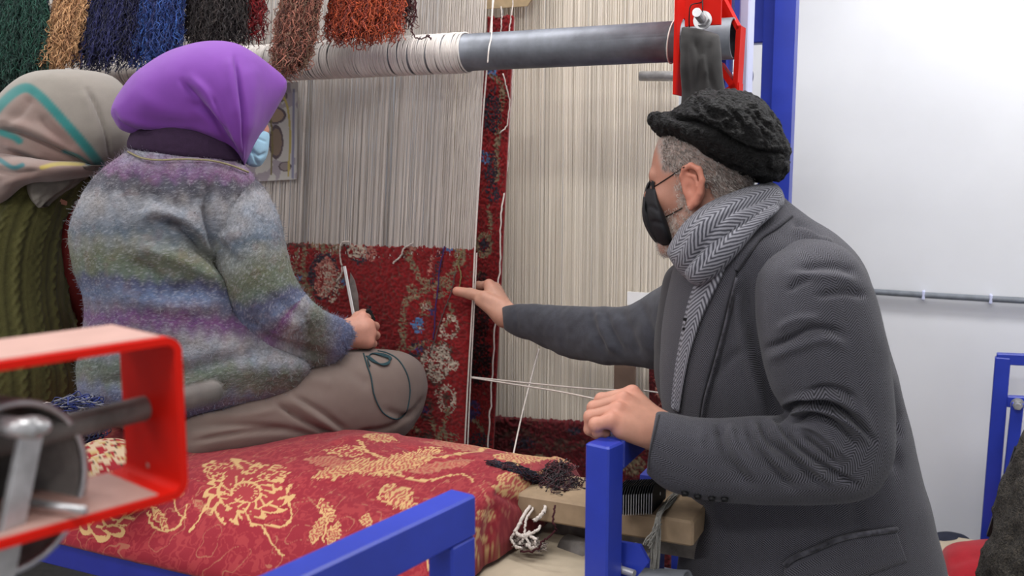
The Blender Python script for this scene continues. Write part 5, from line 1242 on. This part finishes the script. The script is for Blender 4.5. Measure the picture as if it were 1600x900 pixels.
for px, py in ((1070, 773), (1090, 778), (1112, 781), (1132, 782)):
    c_ = hit(strn, px, py - 4, .001, 1.46); mb = MB(); mb.tube([c_ + ZZ * 0, c_ + np.array([0, -.003, -.005])], [.006, .005], 16); mb.build('cuff_button', M_black, man, True)
hstring('cuff_edge', strn, [(1030, 648), (1022, 680), (1015, 710), (1014, 732)], .0018, M_coatfine, man, .0005)
# far sleeve
fs = [(784, 481, 787, 514, 2.225, .034), (797, 477, 802, 522, 2.205, .042), (845, 475, 850, 541, 2.15, .05), (895, 478, 893, 559, 2.09, .054), (935, 481, 928, 566, 2.04, .056), (985, 476, 975, 572, 1.98, .06), (1030, 448, 1022, 576, 1.92, .066), (1062, 420, 1062, 574, 1.87, .075), (1090, 405, 1100, 560, 1.84, .07)]
fst = [([(922, 484), (928, 515), (945, 548)], 6, -.007), ([(944, 484), (955, 520), (972, 552)], 5, -.008), ([(934, 484), (942, 520), (958, 552)], 5, .006), ([(968, 480), (985, 520), (1000, 556)], 7, -.006), ([(870, 478), (880, 510), (885, 545)], 7, -.003), ([(1000, 470), (1015, 510), (1030, 560)], 7, -.006), ([(804, 482), (808, 515)], 3, -.003)]
garment('sleeve', fs, M_coatblue, man, fst, 140, 100, .08, .4, .006, 16, 7, 2.0)
# scarf
garment('scarf', [(1214, 283, 1230, 312, 1.62, .04), (1180, 290, 1208, 334, 1.59, .055), (1138, 303, 1176, 352, 1.565, .06), (1100, 322, 1150, 378, 1.555, .06), (1068, 350, 1128, 408, 1.565, .062), (1046, 384, 1098, 436, 1.59, .06), (1041, 402, 1072, 440, 1.61, .04)], M_scarfh, man,
        [([(1212, 300), (1175, 318), (1145, 330), (1120, 350)], 4, -.006), ([(1210, 292), (1170, 304), (1130, 318)], 5, .003), ([(1110, 335), (1085, 370), (1068, 405)], 8, .004), ([(1100, 330), (1075, 360), (1052, 395)], 3, -.003), ([(1130, 345), (1105, 375), (1085, 410)], 4, -.004)], 140, 90, .4, .4, .003, 14, 3, 2.3)
garment('scarf', [(1196, 316, 1224, 322, 1.555, .018), (1158, 338, 1190, 350, 1.53, .026), (1128, 358, 1166, 378, 1.515, .028), (1104, 384, 1144, 404, 1.51, .028), (1080, 412, 1116, 432, 1.52, .026), (1066, 430, 1084, 450, 1.54, .018)], M_scarfh, man,
        [([(1185, 332), (1140, 360), (1110, 392), (1085, 428)], 4, -.004)], 110, 70, .4, .4, .002, 14, 8, 2.3)
flap('scarf_tail', ctr, [(1105, 405, 1140, 400), (1092, 435, 1130, 432), (1080, 465, 1112, 468), (1071, 500, 1095, 505), (1063, 545, 1080, 550), (1056, 590, 1070, 595), (1051, 640, 1062, 645)], M_scarfh, man, .022, .006, n=18)
# cap
def karakul(V, cl):
    w_ = (fbm(V * 40, 2, 5) - .5) * 5; a = np.sin((V[:, 0] * 90 + V[:, 2] * 150) + w_ * 2.2 + 2 * fbm(V * 22, 2, 3)); b_ = fbm(V * 150, 2, 6) - .5
    return .0028 * a + .0045 * b_ + .003 * (fbm(V * 60, 2, 1) - .5)
cap = garment('lambskin_cap', [(1013, 184, 1016, 199, 1.70, .02), (1024, 174, 1029, 211, 1.70, .05), (1050, 174, 1054, 223, 1.69, .078), (1068, 162, 1077, 237, 1.68, .094), (1090, 145, 1100, 249, 1.665, .104), (1120, 139, 1128, 262, 1.655, .11), (1155, 142, 1158, 276, 1.645, .108), (1188, 158, 1186, 284, 1.635, .102), (1213, 187, 1207, 286, 1.625, .085), (1229, 222, 1223, 277, 1.615, .06), (1236, 241, 1231, 262, 1.61, .03)], M_hat, man,
        [([(1044, 176), (1060, 184), (1085, 190), (1115, 203), (1150, 223), (1190, 237), (1230, 238)], 3.5, -.011), ([(1025, 192), (1060, 202), (1095, 216), (1130, 236), (1170, 255), (1222, 262)], 17, .007), ([(1075, 165), (1100, 185)], 3, -.004), ([(1090, 155), (1120, 185), (1140, 200)], 3, -.004), ([(1110, 148), (1150, 180), (1165, 200)], 3, -.004), ([(1140, 150), (1180, 185), (1200, 215)], 3, -.004), ([(1170, 165), (1205, 200)], 3, -.004)], 260, 200, .5, .5, .002, 30, 3, 2.1, disp=karakul)
# mask
mk = garment('face_mask', [(1015, 281, 1024, 284, 1.70, .04), (1009, 303, 1025, 309, 1.69, .065), (1006, 331, 1034, 333, 1.68, .075), (1010, 352, 1041, 352, 1.675, .075), (1021, 373, 1047, 371, 1.67, .062), (1034, 387, 1050, 384, 1.67, .035)], M_mask, man, [([(1012, 320), (1030, 330)], 3, -.003), ([(1016, 345), (1040, 352)], 4, -.003)], 50, 60, .4, .4, .001, 20)
btr = bvh(o)
flap('face_mask', btr, [(1016, 281, 1023, 284), (1009, 303, 1023, 309), (1007, 331, 1034, 334), (1011, 352, 1040, 352), (1022, 372, 1047, 370), (1036, 384, 1049, 382)], M_mask, man, .006, .004, n=18, m=40)
hstring('ear_loop', btr, [(1022, 292), (1045, 277), (1069, 261)], .0010, M_black, man, .0015, 30)
hstring('ear_loop', btr, [(1036, 341), (1050, 334), (1066, 325)], .0010, M_black, man, .0015, 30)

# ---------------------------------------------------------------- weaver in the purple headscarf
wm = empty('person', L(-0.36, -0.60, 0.97), 'seated weaver in purple headscarf and fuzzy striped knit jacket, holding a knife to the carpet', 'person')
WH = frame((.50, .83, -.28)); WO = at(312, 172, 2.01)
hw_ = head_mesh(WO, WH, .88, .004, None, 1.0, (0, .02, -.17))
wW = at(532, 526, 2.165)
mW = [at(566, 495, 2.205), at(577, 507, 2.205), at(580, 521, 2.20), at(576, 535, 2.19)]
fW = [[at(578, 497, 2.245), at(566, 503, 2.262), at(556, 506, 2.25)], [at(586, 510, 2.245), at(574, 515, 2.265), at(562, 517, 2.25)], [at(587, 524, 2.24), at(575, 529, 2.26), at(563, 529, 2.245)], [at(582, 537, 2.225), at(571, 541, 2.245), at(560, 540, 2.235)]]
tW = [at(548, 510, 2.20), at(560, 497, 2.235), at(568, 492, 2.26), at(573, 497, 2.272)]
V, F = hand_mesh(wW, mW, fW, tW, [(at(545, 515, 2.18), at(566, 515, 2.195), .026, .024), (at(540, 530, 2.17), at(570, 532, 2.19), .018, .017)], fa=at(480, 525, 2.10), rw=.022)
hW = (V, F, skincol(V, F, [(m, .012) for m in mW], s2l((184, 134, 116)), 9))
lW = at(250, 560, 2.32)
nkw = WO + WH @ np.array([0, .01, -.12]); shR = at(362, 325, 2.02); shL = at(180, 325, 2.03); hipw = at(290, 615, 2.03)
kR = at(612, 605, 2.26); kL = at(120, 640, 2.40); fR = at(340, 660, 2.30); fL = at(300, 650, 2.40)
pw = [(nkw, at(270, 345, 2.03), .045, .09), (shL, shR, .05, .05), (at(270, 340, 2.03), at(280, 560, 2.02), .12, .11), (at(280, 560, 2.02), hipw, .11, .09),
      (shR, at(430, 500, 2.00), .045, .036), (at(430, 500, 2.00), wW, .036, .022), (shL, at(165, 490, 2.15), .045, .036), (at(165, 490, 2.15), at(250, 540, 2.36), .034, .024),
      (hipw + np.array([.06, 0.03, 0]), kR, .075, .055), (kR, fR, .05, .04), (hipw - np.array([.06, 0, 0]), kL, .085, .055), (kL, fL, .05, .04)]
V, F = body_sdf_mesh(pw, .012)
bo = join([(V, F, SK), hw_, hW]); o = obj('body', bo[0], bo[1], M_skin, wm, True, col=bo[2]); skin_smooth(o, 1)
# skirt / trousers
skst = [([(300, 668), (350, 664), (430, 668), (500, 684)], 5, -.006), ([(432, 630), (470, 655), (520, 680)], 4, -.010), ([(445, 620), (490, 650), (540, 682)], 5, .006), ([(460, 618), (505, 645), (545, 676)], 4, -.007), ([(300, 690), (380, 676), (450, 672)], 4, -.007), ([(520, 560), (560, 590), (580, 600)], 9, -.004), ([(600, 640), (640, 650), (665, 620)], 5, -.006), ([(560, 676), (610, 668), (650, 640)], 4, -.007), ([(480, 590), (520, 600)], 9, .005), ([(300, 652), (380, 648), (430, 640)], 6, .005)]
garment('skirt', [(250, 640, 255, 705, 2.02, .05), (300, 622, 300, 708, 2.01, .12), (360, 600, 350, 706, 2.02, .13), (420, 575, 410, 702, 2.05, .13), (480, 556, 475, 695, 2.10, .12), (540, 550, 530, 690, 2.16, .11), (590, 548, 585, 688, 2.21, .10), (630, 552, 628, 680, 2.25, .085), (655, 566, 652, 655, 2.28, .06), (669, 590, 668, 622, 2.29, .03)], M_taupe, wm, skst, 160, 120, .4, .6, .004, 9, 11, 2.2)
garment('skirt', [(40, 640, 60, 690, 2.42, .05), (90, 610, 90, 700, 2.40, .09), (160, 605, 160, 705, 2.32, .11), (230, 612, 230, 708, 2.22, .12), (300, 625, 300, 705, 2.12, .12), (350, 640, 350, 700, 2.08, .06)], M_taupe, wm, [], 70, 60, .4, .4, .004, 9, 12, 2.2)
# knitted jacket colours
BANDS = [(0.0, (150, 148, 160)), (.045, (150, 126, 156)), (.09, (122, 84, 126)), (.125, (82, 78, 92)), (.16, (92, 90, 100)), (.20, (146, 146, 152)), (.26, (130, 134, 144)), (.31, (96, 108, 122)), (.36, (122, 126, 122)), (.42, (104, 108, 84)), (.47, (98, 110, 96)), (.505, (78, 82, 116)), (.55, (98, 114, 150)), (.60, (108, 100, 124)), (.635, (112, 64, 124)), (.67, (120, 100, 128)), (.71, (148, 146, 152)), (.77, (126, 130, 140)), (.82, (100, 112, 98)), (.87, (112, 118, 108)), (.92, (112, 120, 150)), (.97, (90, 104, 148)), (1.02, (96, 108, 150))]
bt = np.array([b_[0] for b_ in BANDS]); bc_ = np.array([s2l(b_[1]) for b_ in BANDS])
def bandcol(t, V, seed=0):
    t = t + .05 * (fbm(V * 16, 2, seed) - .5) + .035 * (fbm(V * 60, 2, seed + 3) - .5)
    C = np.stack([np.interp(t, bt, bc_[:, k]) for k in range(3)], 1)
    f = fbm(V * np.array([330, 330, 420]), 2, seed + 5); C = (C * .82 + .18 * C.mean(1)[:, None]) * (.95 + .8 * (f - .5))[:, None] * 0.98
    hue = fbm(V * 42, 2, seed + 9); C = C * np.stack([1 + .2 * (hue - .5), 1 + 0 * hue, 1 - .2 * (hue - .5)], 1)
    g = fbm(V * 45 + 7, 2, seed + 11); C = np.where((g > .68)[:, None], C * .85 + s2l((150, 120, 120)) * .12, C)
    C = np.where((f > .66)[:, None], C * .65 + s2l((170, 170, 176)) * .3, C)
    return C
def swcol(V, cl):
    X, Y = proj(V); t = (Y - 238 - .06 * (X - 280) + 9 * abs(((X / 13.0) % 2) - 1)) / 420.0; return bandcol(t, V, 1)
def slcol(V, cl):
    X, Y = proj(V); d, t = pdist(X, Y, [(350, 262), (378, 340), (398, 420), (420, 500), (470, 530), (548, 535)])
    tt = np.interp(t, [0, .2, .4, .6, .8, 1.0], [.06, .235, .40, .56, .77, 1.0]); return bandcol(tt, V, 2)
tst = [([(245, 348), (275, 352), (298, 372), (318, 395), (345, 415), (372, 445)], 8, -.024), ([(215, 340), (250, 330), (290, 345), (330, 380)], 12, .010), ([(205, 380), (250, 395), (300, 415), (350, 445)], 14, .012), ([(200, 410), (235, 425), (270, 455), (300, 440)], 10, -.010), ([(200, 260), (215, 300), (205, 330)], 16, -.005), ([(170, 450), (220, 470), (290, 480), (350, 470)], 14, .006),
       ([(150, 520), (220, 530), (300, 545)], 12, -.006), ([(300, 300), (325, 340), (340, 390)], 8, -.006), ([(150, 600), (260, 590), (360, 560), (420, 545)], 12, -.008), ([(330, 270), (322, 310), (322, 340), (330, 375), (345, 400), (362, 450), (372, 500)], 6, -.012), ([(230, 295), (260, 320), (290, 330)], 9, -.006)]
knit = lambda V, cl: .0012 * np.sin(cl[:, 0] * 900) * np.sin(cl[:, 1] * 700) + .003 * (fbm(V * 140, 2, 5) - .5)
sw = garment('knit_jacket', [(222, 226, 345, 238, 1.99, .05), (200, 238, 380, 258, 1.995, .085), (160, 272, 402, 290, 2.0, .115), (130, 318, 412, 340, 2.005, .135), (117, 365, 410, 395, 2.01, .145), (124, 420, 410, 450, 2.01, .15), (140, 475, 420, 505, 2.01, .15), (136, 530, 450, 545, 2.01, .155), (128, 580, 478, 566, 2.01, .155), (134, 622, 478, 586, 2.01, .15), (165, 652, 445, 622, 2.015, .13), (225, 668, 345, 655, 2.02, .07)], M_sweater, wm, tst, 340, 300, .3, .5, .006, 8, 3, 2.15, colf=swcol, disp=knit, amp=1.3)
swt = bvh(sw)
sst2 = [([(345, 380), (360, 400), (380, 415)], 8, -.008), ([(330, 350), (350, 370), (380, 365)], 9, .006), ([(400, 470), (430, 500), (470, 510)], 12, .006), ([(390, 500), (420, 530), (470, 545), (520, 560)], 8, -.010), ([(420, 455), (450, 480), (480, 500)], 9, -.004), ([(395, 330), (410, 350), (430, 350)], 8, -.004), ([(480, 500), (485, 530), (478, 560)], 7, -.004)]
garment('knit_sleeve', [(335, 258, 372, 262, 2.02, .03), (324, 300, 408, 290, 1.995, .055), (326, 345, 432, 333, 1.975, .066), (338, 400, 445, 383, 1.965, .07), (352, 452, 458, 430, 1.96, .07), (372, 508, 478, 464, 1.97, .068), (412, 552, 505, 486, 2.0, .062), (468, 574, 530, 498, 2.055, .055), (512, 570, 547, 510, 2.10, .047), (532, 556, 552, 522, 2.125, .038), (540, 545, 550, 528, 2.13, .03)], M_sweater, wm, sst2, 220, 170, .5, .25, .005, 9, 6, 2.1, colf=slcol, disp=knit)
garment('knit_sleeve', [(205, 262, 160, 290, 2.02, .04), (195, 310, 132, 330, 2.06, .06), (200, 380, 130, 390, 2.11, .06), (210, 450, 140, 470, 2.15, .06), (250, 480, 190, 530, 2.24, .055), (275, 520, 235, 560, 2.34, .04)], M_sweater, wm, [], 70, 60, .4, .3, .005, 9, 7, colf=lambda V, cl: bandcol((proj(V)[1] - 238) / 420, V, 3), disp=knit)
garment('collar', [(228, 186, 340, 190, 2.0, .075), (208, 208, 365, 220, 1.995, .084), (202, 228, 378, 246, 1.995, .086), (212, 238, 372, 256, 1.995, .08)], M_plum, wm, [], 50, 90, .3, .3, .002, 30)
hstring('gold_piping', swt, [(200, 237), (222, 247), (249, 250), (275, 249), (300, 249), (330, 251), (360, 258), (388, 269)], .0022, M_goldcord, wm, .014, 80, 6, 1.93)
# fuzz of the brushed yarn
def fuzz(name, src, parent, n, ln, seed, mat):
    rs = np.random.RandomState(seed); me = src.data; c = np.array([v.co[:] for v in me.vertices]); nn = np.array([v.normal[:] for v in me.vertices])
    ca = np.array([d.color[:3] for d in me.color_attributes['Col'].data]); ids = rs.randint(0, len(c), n)
    t = np.linspace(0, 1, 4); d1 = nn[ids] * .8 + rs.normal(0, .5, (n, 3)); d2 = rs.normal(0, .5, (n, 3)); L_ = ln * rs.uniform(.4, 1.3, n)
    P = c[ids][:, None] + wl(parent) + (d1[:, None] * t[None, :, None] + d2[:, None] * (t ** 2)[None, :, None]) * L_[:, None, None]
    V, F = strands(P, .00028, 3); C = ca[ids] * .8 + s2l((150, 150, 158)) * .22
    return obj(name, V, F, mat, parent, True, col=np.repeat(C, 12, 0), kind='stuff')
fuzz('wool_fuzz', sw, wm, 14000, .0045, 1, M_yarn)
fuzz('wool_fuzz', [q for q in bpy.data.objects if q.name == 'knit_sleeve'][0], wm, 7000, .0045, 2, M_yarn)
# headscarf
pst = [([(285, 128), (305, 150), (330, 185), (355, 225), (378, 252)], 5, -.012), ([(300, 122), (325, 150), (352, 195), (375, 240)], 7, .008), ([(368, 90), (374, 130), (380, 180), (381, 250)], 3.5, -.009), ([(358, 88), (362, 130), (370, 190)], 8, .004), ([(298, 160), (320, 175), (350, 205), (374, 243)], 5, -.008), ([(330, 150), (345, 180), (366, 225)], 4, -.006),
       ([(176, 175), (190, 196), (225, 208), (290, 212), (340, 228), (378, 254)], 4, -.006), ([(190, 185), (240, 198), (300, 198), (345, 215)], 6, .004), ([(210, 150), (260, 175), (310, 185)], 14, .004), ([(392, 100), (394, 150), (390, 220)], 12, .004)]
garment('headscarf', [(171, 174, 176, 188, 1.96, .03), (184, 148, 190, 204, 1.965, .065), (212, 114, 222, 213, 1.975, .092), (250, 88, 262, 215, 1.99, .108), (292, 71, 305, 220, 2.0, .116), (332, 65, 345, 234, 2.01, .12), (368, 69, 378, 256, 2.02, .118), (400, 86, 383, 258, 2.035, .105), (424, 104, 394, 236, 2.055, .08), (441, 119, 412, 204, 2.07, .05), (451, 132, 440, 158, 2.08, .02)], M_purple, wm, pst, 200, 150, .35, .5, .003, 10, 6, 2.1)
garment('face_mask', [(405, 203, 418, 205, 2.06, .03), (392, 212, 419, 216, 2.06, .045), (384, 228, 417, 236, 2.06, .05), (383, 246, 412, 250, 2.06, .045), (388, 260, 403, 262, 2.06, .03)], M_bmask, wm, [([(384, 240), (396, 238), (406, 244), (416, 238)], 2.5, -.004), ([(392, 228), (400, 250), (404, 258)], 2, -.004), ([(400, 215), (416, 222)], 2, -.002)], 60, 60, .4, .4, .001, 20)
garment('cheek_skin', [(408, 190, 416, 192, 2.075, .02), (404, 198, 419, 202, 2.075, .03), (406, 206, 417, 210, 2.07, .02)], plain('face_skin', (206, 146, 126), .55), wm, [], 20, 30, .3, .3, 0)  # bit of face skin showing between headscarf and mask
# carpet knife in her hand
kn = empty('knife', at(556, 500, 2.23), 'thin carpet knife with hooked steel blade held upright by the weaver', 'knife')
mb = MB(); a_, b_ = at(538, 416, 2.26), at(553, 495, 2.235); mb.bar(a_, b_, .0065, .003, up=VV); mb.build('hook_shaft', M_silver, kn)
mb = MB(); cK = at(552, 492, 2.252); kx = at(560, 492, 2.252) - cK; ky = at(552, 484, 2.252) - cK
mb.prism([(-.2, 0), (1.15, -.0), (.9, 4), (.3, 6.6), (-.55, 8.2), (-.7, 5)], kx, ky, VV, cK, .0015); mb.build('blade', M_dksteel, kn)
mb = MB(); mb.tube(pcurve([(556, 505, 2.235), (562, 535, 2.21), (566, 558, 2.195)], 12), [.006] * 8 + [.0075, .0085, .008, .006], 14); mb.build('wooden_handle', M_wood, kn, True)
mb = MB(); mb.bar(at(574, 483, 2.235), at(584, 502, 2.235), .012, .012, bev=.003); mb.build('finger_guard', M_black, kn)
# teal yarn looped over the knee
skt = bvh(bpy.data.objects['skirt'])
M_t = M_yteal
y1 = empty('loose_yarn', at(610, 600, 2.15), 'thin dark teal yarn looping over the weaver\'s taupe knee', 'yarn')
hstring('strand', skt, [(568, 552), (574, 572), (580, 590), (584, 615), (592, 635), (602, 648), (620, 655), (634, 645), (640, 622), (640, 600), (634, 580), (622, 562), (606, 552), (590, 548)], .0018, M_t, y1, .002, 120, 5, 2.15)
for k in range(5):
    hstring('strand', skt, [(572 + k, 556), (584 + 3 * k, 566 + k), (600 + 2 * k, 568), (612 - k, 560), (600, 553 + k), (582, 552), (575, 560), (578, 572)], .0014, M_t, y1, .003 + .001 * k, 60, 5, 2.15)

# ---------------------------------------------------------------- second weaver at the left edge
w2 = empty('person', L(-0.82, -0.60, 0.97), 'seated weaver at left edge in grey and teal striped headscarf and olive cable vest', 'person')
W2O = at(95, 195, 2.17); W2H = frame((.50, .83, -.28)); h2 = head_mesh(W2O, W2H, .88, .005, None, 1.0, (0, .02, -.17))
d2 = at(95, 195, 2.17)
shR2 = at(106, 350, 2.205); shL2 = at(-50, 345, 2.2); hip2 = at(10, 630, 2.18)
p2_ = [(W2O + W2H @ np.array([0, .01, -.12]), at(50, 350, 2.18), .04, .07), (shL2, shR2, .04, .04), (at(25, 360, 2.18), at(5, 560, 2.17), .085, .085), (at(5, 560, 2.17), hip2, .085, .085), (shR2, at(126, 455, 2.245), .034, .032), (at(126, 455, 2.245), at(185, 530, 2.42), .032, .022), (at(185, 530, 2.42), at(200, 530, 2.45), .022, .022), (shL2, at(-80, 500, 2.3), .04, .036), (at(-80, 500, 2.3), at(20, 530, 2.5), .036, .022),
       (hip2 + [.08, 0, 0], at(190, 620, 2.42), .08, .055), (at(190, 620, 2.42), at(60, 640, 2.5), .05, .04), (hip2 - [.08, 0, 0], at(-110, 630, 2.55), .08, .055), (at(-110, 630, 2.55), at(30, 640, 2.55), .05, .04)]
V, F = body_sdf_mesh(p2_, .013)
def litt(w_, dirp):   # simple relaxed hand resting on the carpet face
    d = np.asarray(dirp, float); d /= np.linalg.norm(d); sx_ = np.cross(d, ZZ); sx_ /= np.linalg.norm(sx_); up_ = np.cross(sx_, d)
    m = [w_ + d * .075 + sx_ * q for q in (-.028, -.009, .010, .028)]; f_ = [[p + d * .03 - up_ * .006, p + d * .048 - up_ * .018, p + d * .056 - up_ * .032] for p in m]
    t_ = [w_ + sx_ * -.02 + d * .02, w_ - sx_ * .042 + d * .045, w_ - sx_ * .05 + d * .07, w_ - sx_ * .048 + d * .09]
    V, F = hand_mesh(w_, m, f_, t_, h=.0024, fa=w_ - d * .05, rw=.021); return (V, F, skincol(V, F, (), SK, 5))
bo = join([(V, F, SK), h2, litt(at(200, 530, 2.45), (.3, 1, .2)), litt(at(20, 530, 2.5), (.3, 1, .2))]); o2 = obj('body', bo[0], bo[1], M_skin, w2, True, col=bo[2]); skin_smooth(o2, 1)
V, F = hand_mesh(at(250, 540, 2.36), *(lambda w_, d, sx_, up_: ([w_ + d * .07 + sx_ * q for q in (-.026, -.009, .009, .026)], [[w_ + d * .10 + sx_ * q - up_ * .006, w_ + d * .118 + sx_ * q - up_ * .018, w_ + d * .125 + sx_ * q - up_ * .03] for q in (-.026, -.009, .009, .026)], [w_ + d * .02 - sx_ * .02, w_ + d * .045 - sx_ * .04, w_ + d * .07 - sx_ * .045]))(at(250, 540, 2.36), VV, UU, ZZ), h=.0026, rw=.02)
def olcol(V, cl):
    C = np.tile(s2l((74, 72, 40)), (len(V), 1)); s = cl[:, 0]; t = cl[:, 1]
    ca = np.abs(np.sin(s * 3.14 / .030)); return C * (.62 + .5 * ca + .25 * (fbm(V * 260, 2, 3) - .5))[:, None]
def cable(V, cl):
    s, t = cl[:, 0], cl[:, 1]; ph = s / .045; k = ph - np.floor(ph)
    c1 = np.exp(-((k - .5 - .12 * np.sin(t * 120)) / .09) ** 2) + np.exp(-((k - .5 + .12 * np.sin(t * 120)) / .09) ** 2)
    rib = .4 * np.abs(np.sin(s * 3.14 / .0075)) * np.exp(-((k - .02) / .16) ** 2)
    return .0035 * c1 + .003 * rib + .0025 * (fbm(V * 150, 2, 2) - .5)
garment('cable_vest', [(-20, 262, 90, 258, 2.17, .06), (-60, 285, 138, 280, 2.17, .10), (-90, 330, 122, 320, 2.17, .125), (-95, 390, 104, 380, 2.17, .135), (-95, 460, 100, 460, 2.17, .14), (-92, 540, 112, 540, 2.17, .145), (-90, 610, 118, 605, 2.17, .15), (-80, 680, 112, 670, 2.18, .14)], M_olive, w2, [([(90, 290), (100, 340), (96, 400)], 8, -.006), ([(60, 560), (110, 570), (140, 560)], 10, -.006)], 260, 300, .3, .3, .004, 8, 3, 2.2, colf=olcol, disp=cable)
garment('maroon_sleeve', [(92, 292, 150, 296, 2.19, .04), (84, 340, 158, 338, 2.20, .055), (84, 400, 160, 400, 2.22, .058), (92, 460, 165, 455, 2.25, .058), (130, 520, 190, 490, 2.32, .055), (165, 545, 205, 505, 2.4, .045), (185, 545, 210, 515, 2.44, .035)], M_maroon, w2, [([(125, 340), (120, 400), (130, 450)], 5, -.006)], 90, 60, .3, .2, .004, 12, 5)
garment('maroon_sleeve', [(-90, 290, -40, 290, 2.24, .04), (-110, 380, -50, 380, 2.28, .055), (-110, 470, -50, 460, 2.34, .055), (-60, 540, -20, 500, 2.42, .045), (-5, 545, 15, 510, 2.49, .035)], M_maroon, w2, [], 50, 40, .3, .2, .004, 12, 5)
garment('skirt', [(-150, 610, -150, 680, 2.5, .05), (-60, 600, -60, 700, 2.35, .12), (40, 610, 40, 700, 2.25, .14), (140, 600, 140, 690, 2.36, .12), (215, 600, 215, 670, 2.44, .06)], plain('dark_skirt', (60, 50, 48), .9), w2, [], 60, 60, .4, .4, .005, 9, 12)
GR = s2l((122, 116, 108)); MV = s2l((118, 96, 90)); TL = s2l((30, 102, 100)); YL = s2l((146, 130, 62)); TLD = s2l((24, 86, 92))
def s2col(V, cl):
    X, Y = proj(V); C = np.tile(GR, (len(V), 1)); n = fbm(V * 14, 2, 4)
    d0, t = pdist(X, Y, [(-40, 220), (0, 165), (35, 138), (60, 148), (100, 190), (135, 230), (160, 262)])
    below = (Y > np.interp(X, [-60, 0, 35, 60, 100, 135, 160, 210], [240, 168, 140, 150, 192, 234, 266, 400]))
    k = np.clip((n - .3) * 2, 0, 1)[:, None]; C = np.where(below[:, None], MV * (1 - .4 * k) + GR * .4 * k, C)
    e = np.exp(-(d0 / 8.0) ** 6)[:, None]; C = C * (1 - e) + TL * e
    for pts, wd, c_ in (([(2, 207), (22, 214), (30, 220)], 6, TL), ([(100, 236), (125, 246), (146, 264)], 3, TLD), ([(0, 250), (20, 262), (35, 258)], 4, TLD), ([(65, 262), (90, 256), (130, 256)], 3.5, YL)):
        d, _ = pdist(X, Y, pts); e = np.exp(-(d / wd) ** 4)[:, None]; C = C * (1 - e) + c_ * e
    return C * (.93 + .14 * fbm(V * 60, 2, 7))[:, None]
s2st = [([(138, 140), (150, 165), (165, 205), (173, 250)], 3.5, -.009), ([(128, 140), (145, 180), (158, 230)], 8, .004), ([(-5, 203), (25, 208), (60, 222), (100, 240), (140, 262)], 5, -.014), ([(-5, 188), (40, 200), (90, 222), (135, 250)], 9, .009), ([(50, 150), (30, 178), (5, 200)], 8, -.006), ([(60, 180), (80, 205), (120, 240)], 7, -.007), ([(20, 240), (45, 250), (70, 262)], 6, -.008), ([(5, 225), (40, 235), (70, 248)], 6, .006)]
garment('headscarf', [(75, 108, 135, 108, 2.17, .05), (40, 120, 170, 120, 2.17, .09), (8, 148, 194, 146, 2.165, .11), (-12, 178, 205, 182, 2.16, .12), (-14, 208, 208, 214, 2.155, .12), (-4, 238, 196, 242, 2.155, .115), (5, 262, 168, 264, 2.155, .10), (20, 280, 140, 278, 2.16, .07)], M_scarfcol, w2, s2st, 200, 170, .4, .4, .003, 10, 6, 2.15, colf=s2col)
garment('scarf_drape', [(-70, 250, -60, 300, 2.14, .05), (-40, 240, -40, 330, 2.11, .08), (0, 238, 0, 318, 2.08, .09), (35, 245, 40, 290, 2.06, .09), (80, 250, 85, 285, 2.07, .09), (120, 252, 125, 278, 2.10, .07), (150, 258, 152, 272, 2.13, .04)], M_scarfcol, w2, [([(-20, 262), (20, 270), (60, 268)], 5, -.008), ([(0, 290), (30, 280), (60, 276)], 5, .004)], 120, 90, .3, .3, .004, 12, 8, 2.2, colf=s2col)
vt = bvh(bpy.data.objects['cable_vest'])
tl_ = flap('scarf_tail', vt, [(40, 262, 150, 258), (41, 278, 132, 274), (42, 296, 106, 294), (47, 310, 84, 308), (54, 319, 72, 317), (60, 325, 65, 323)], plain('grey_scarf_cloth', (124, 118, 110), .9), w2, .03, .003, n=20)
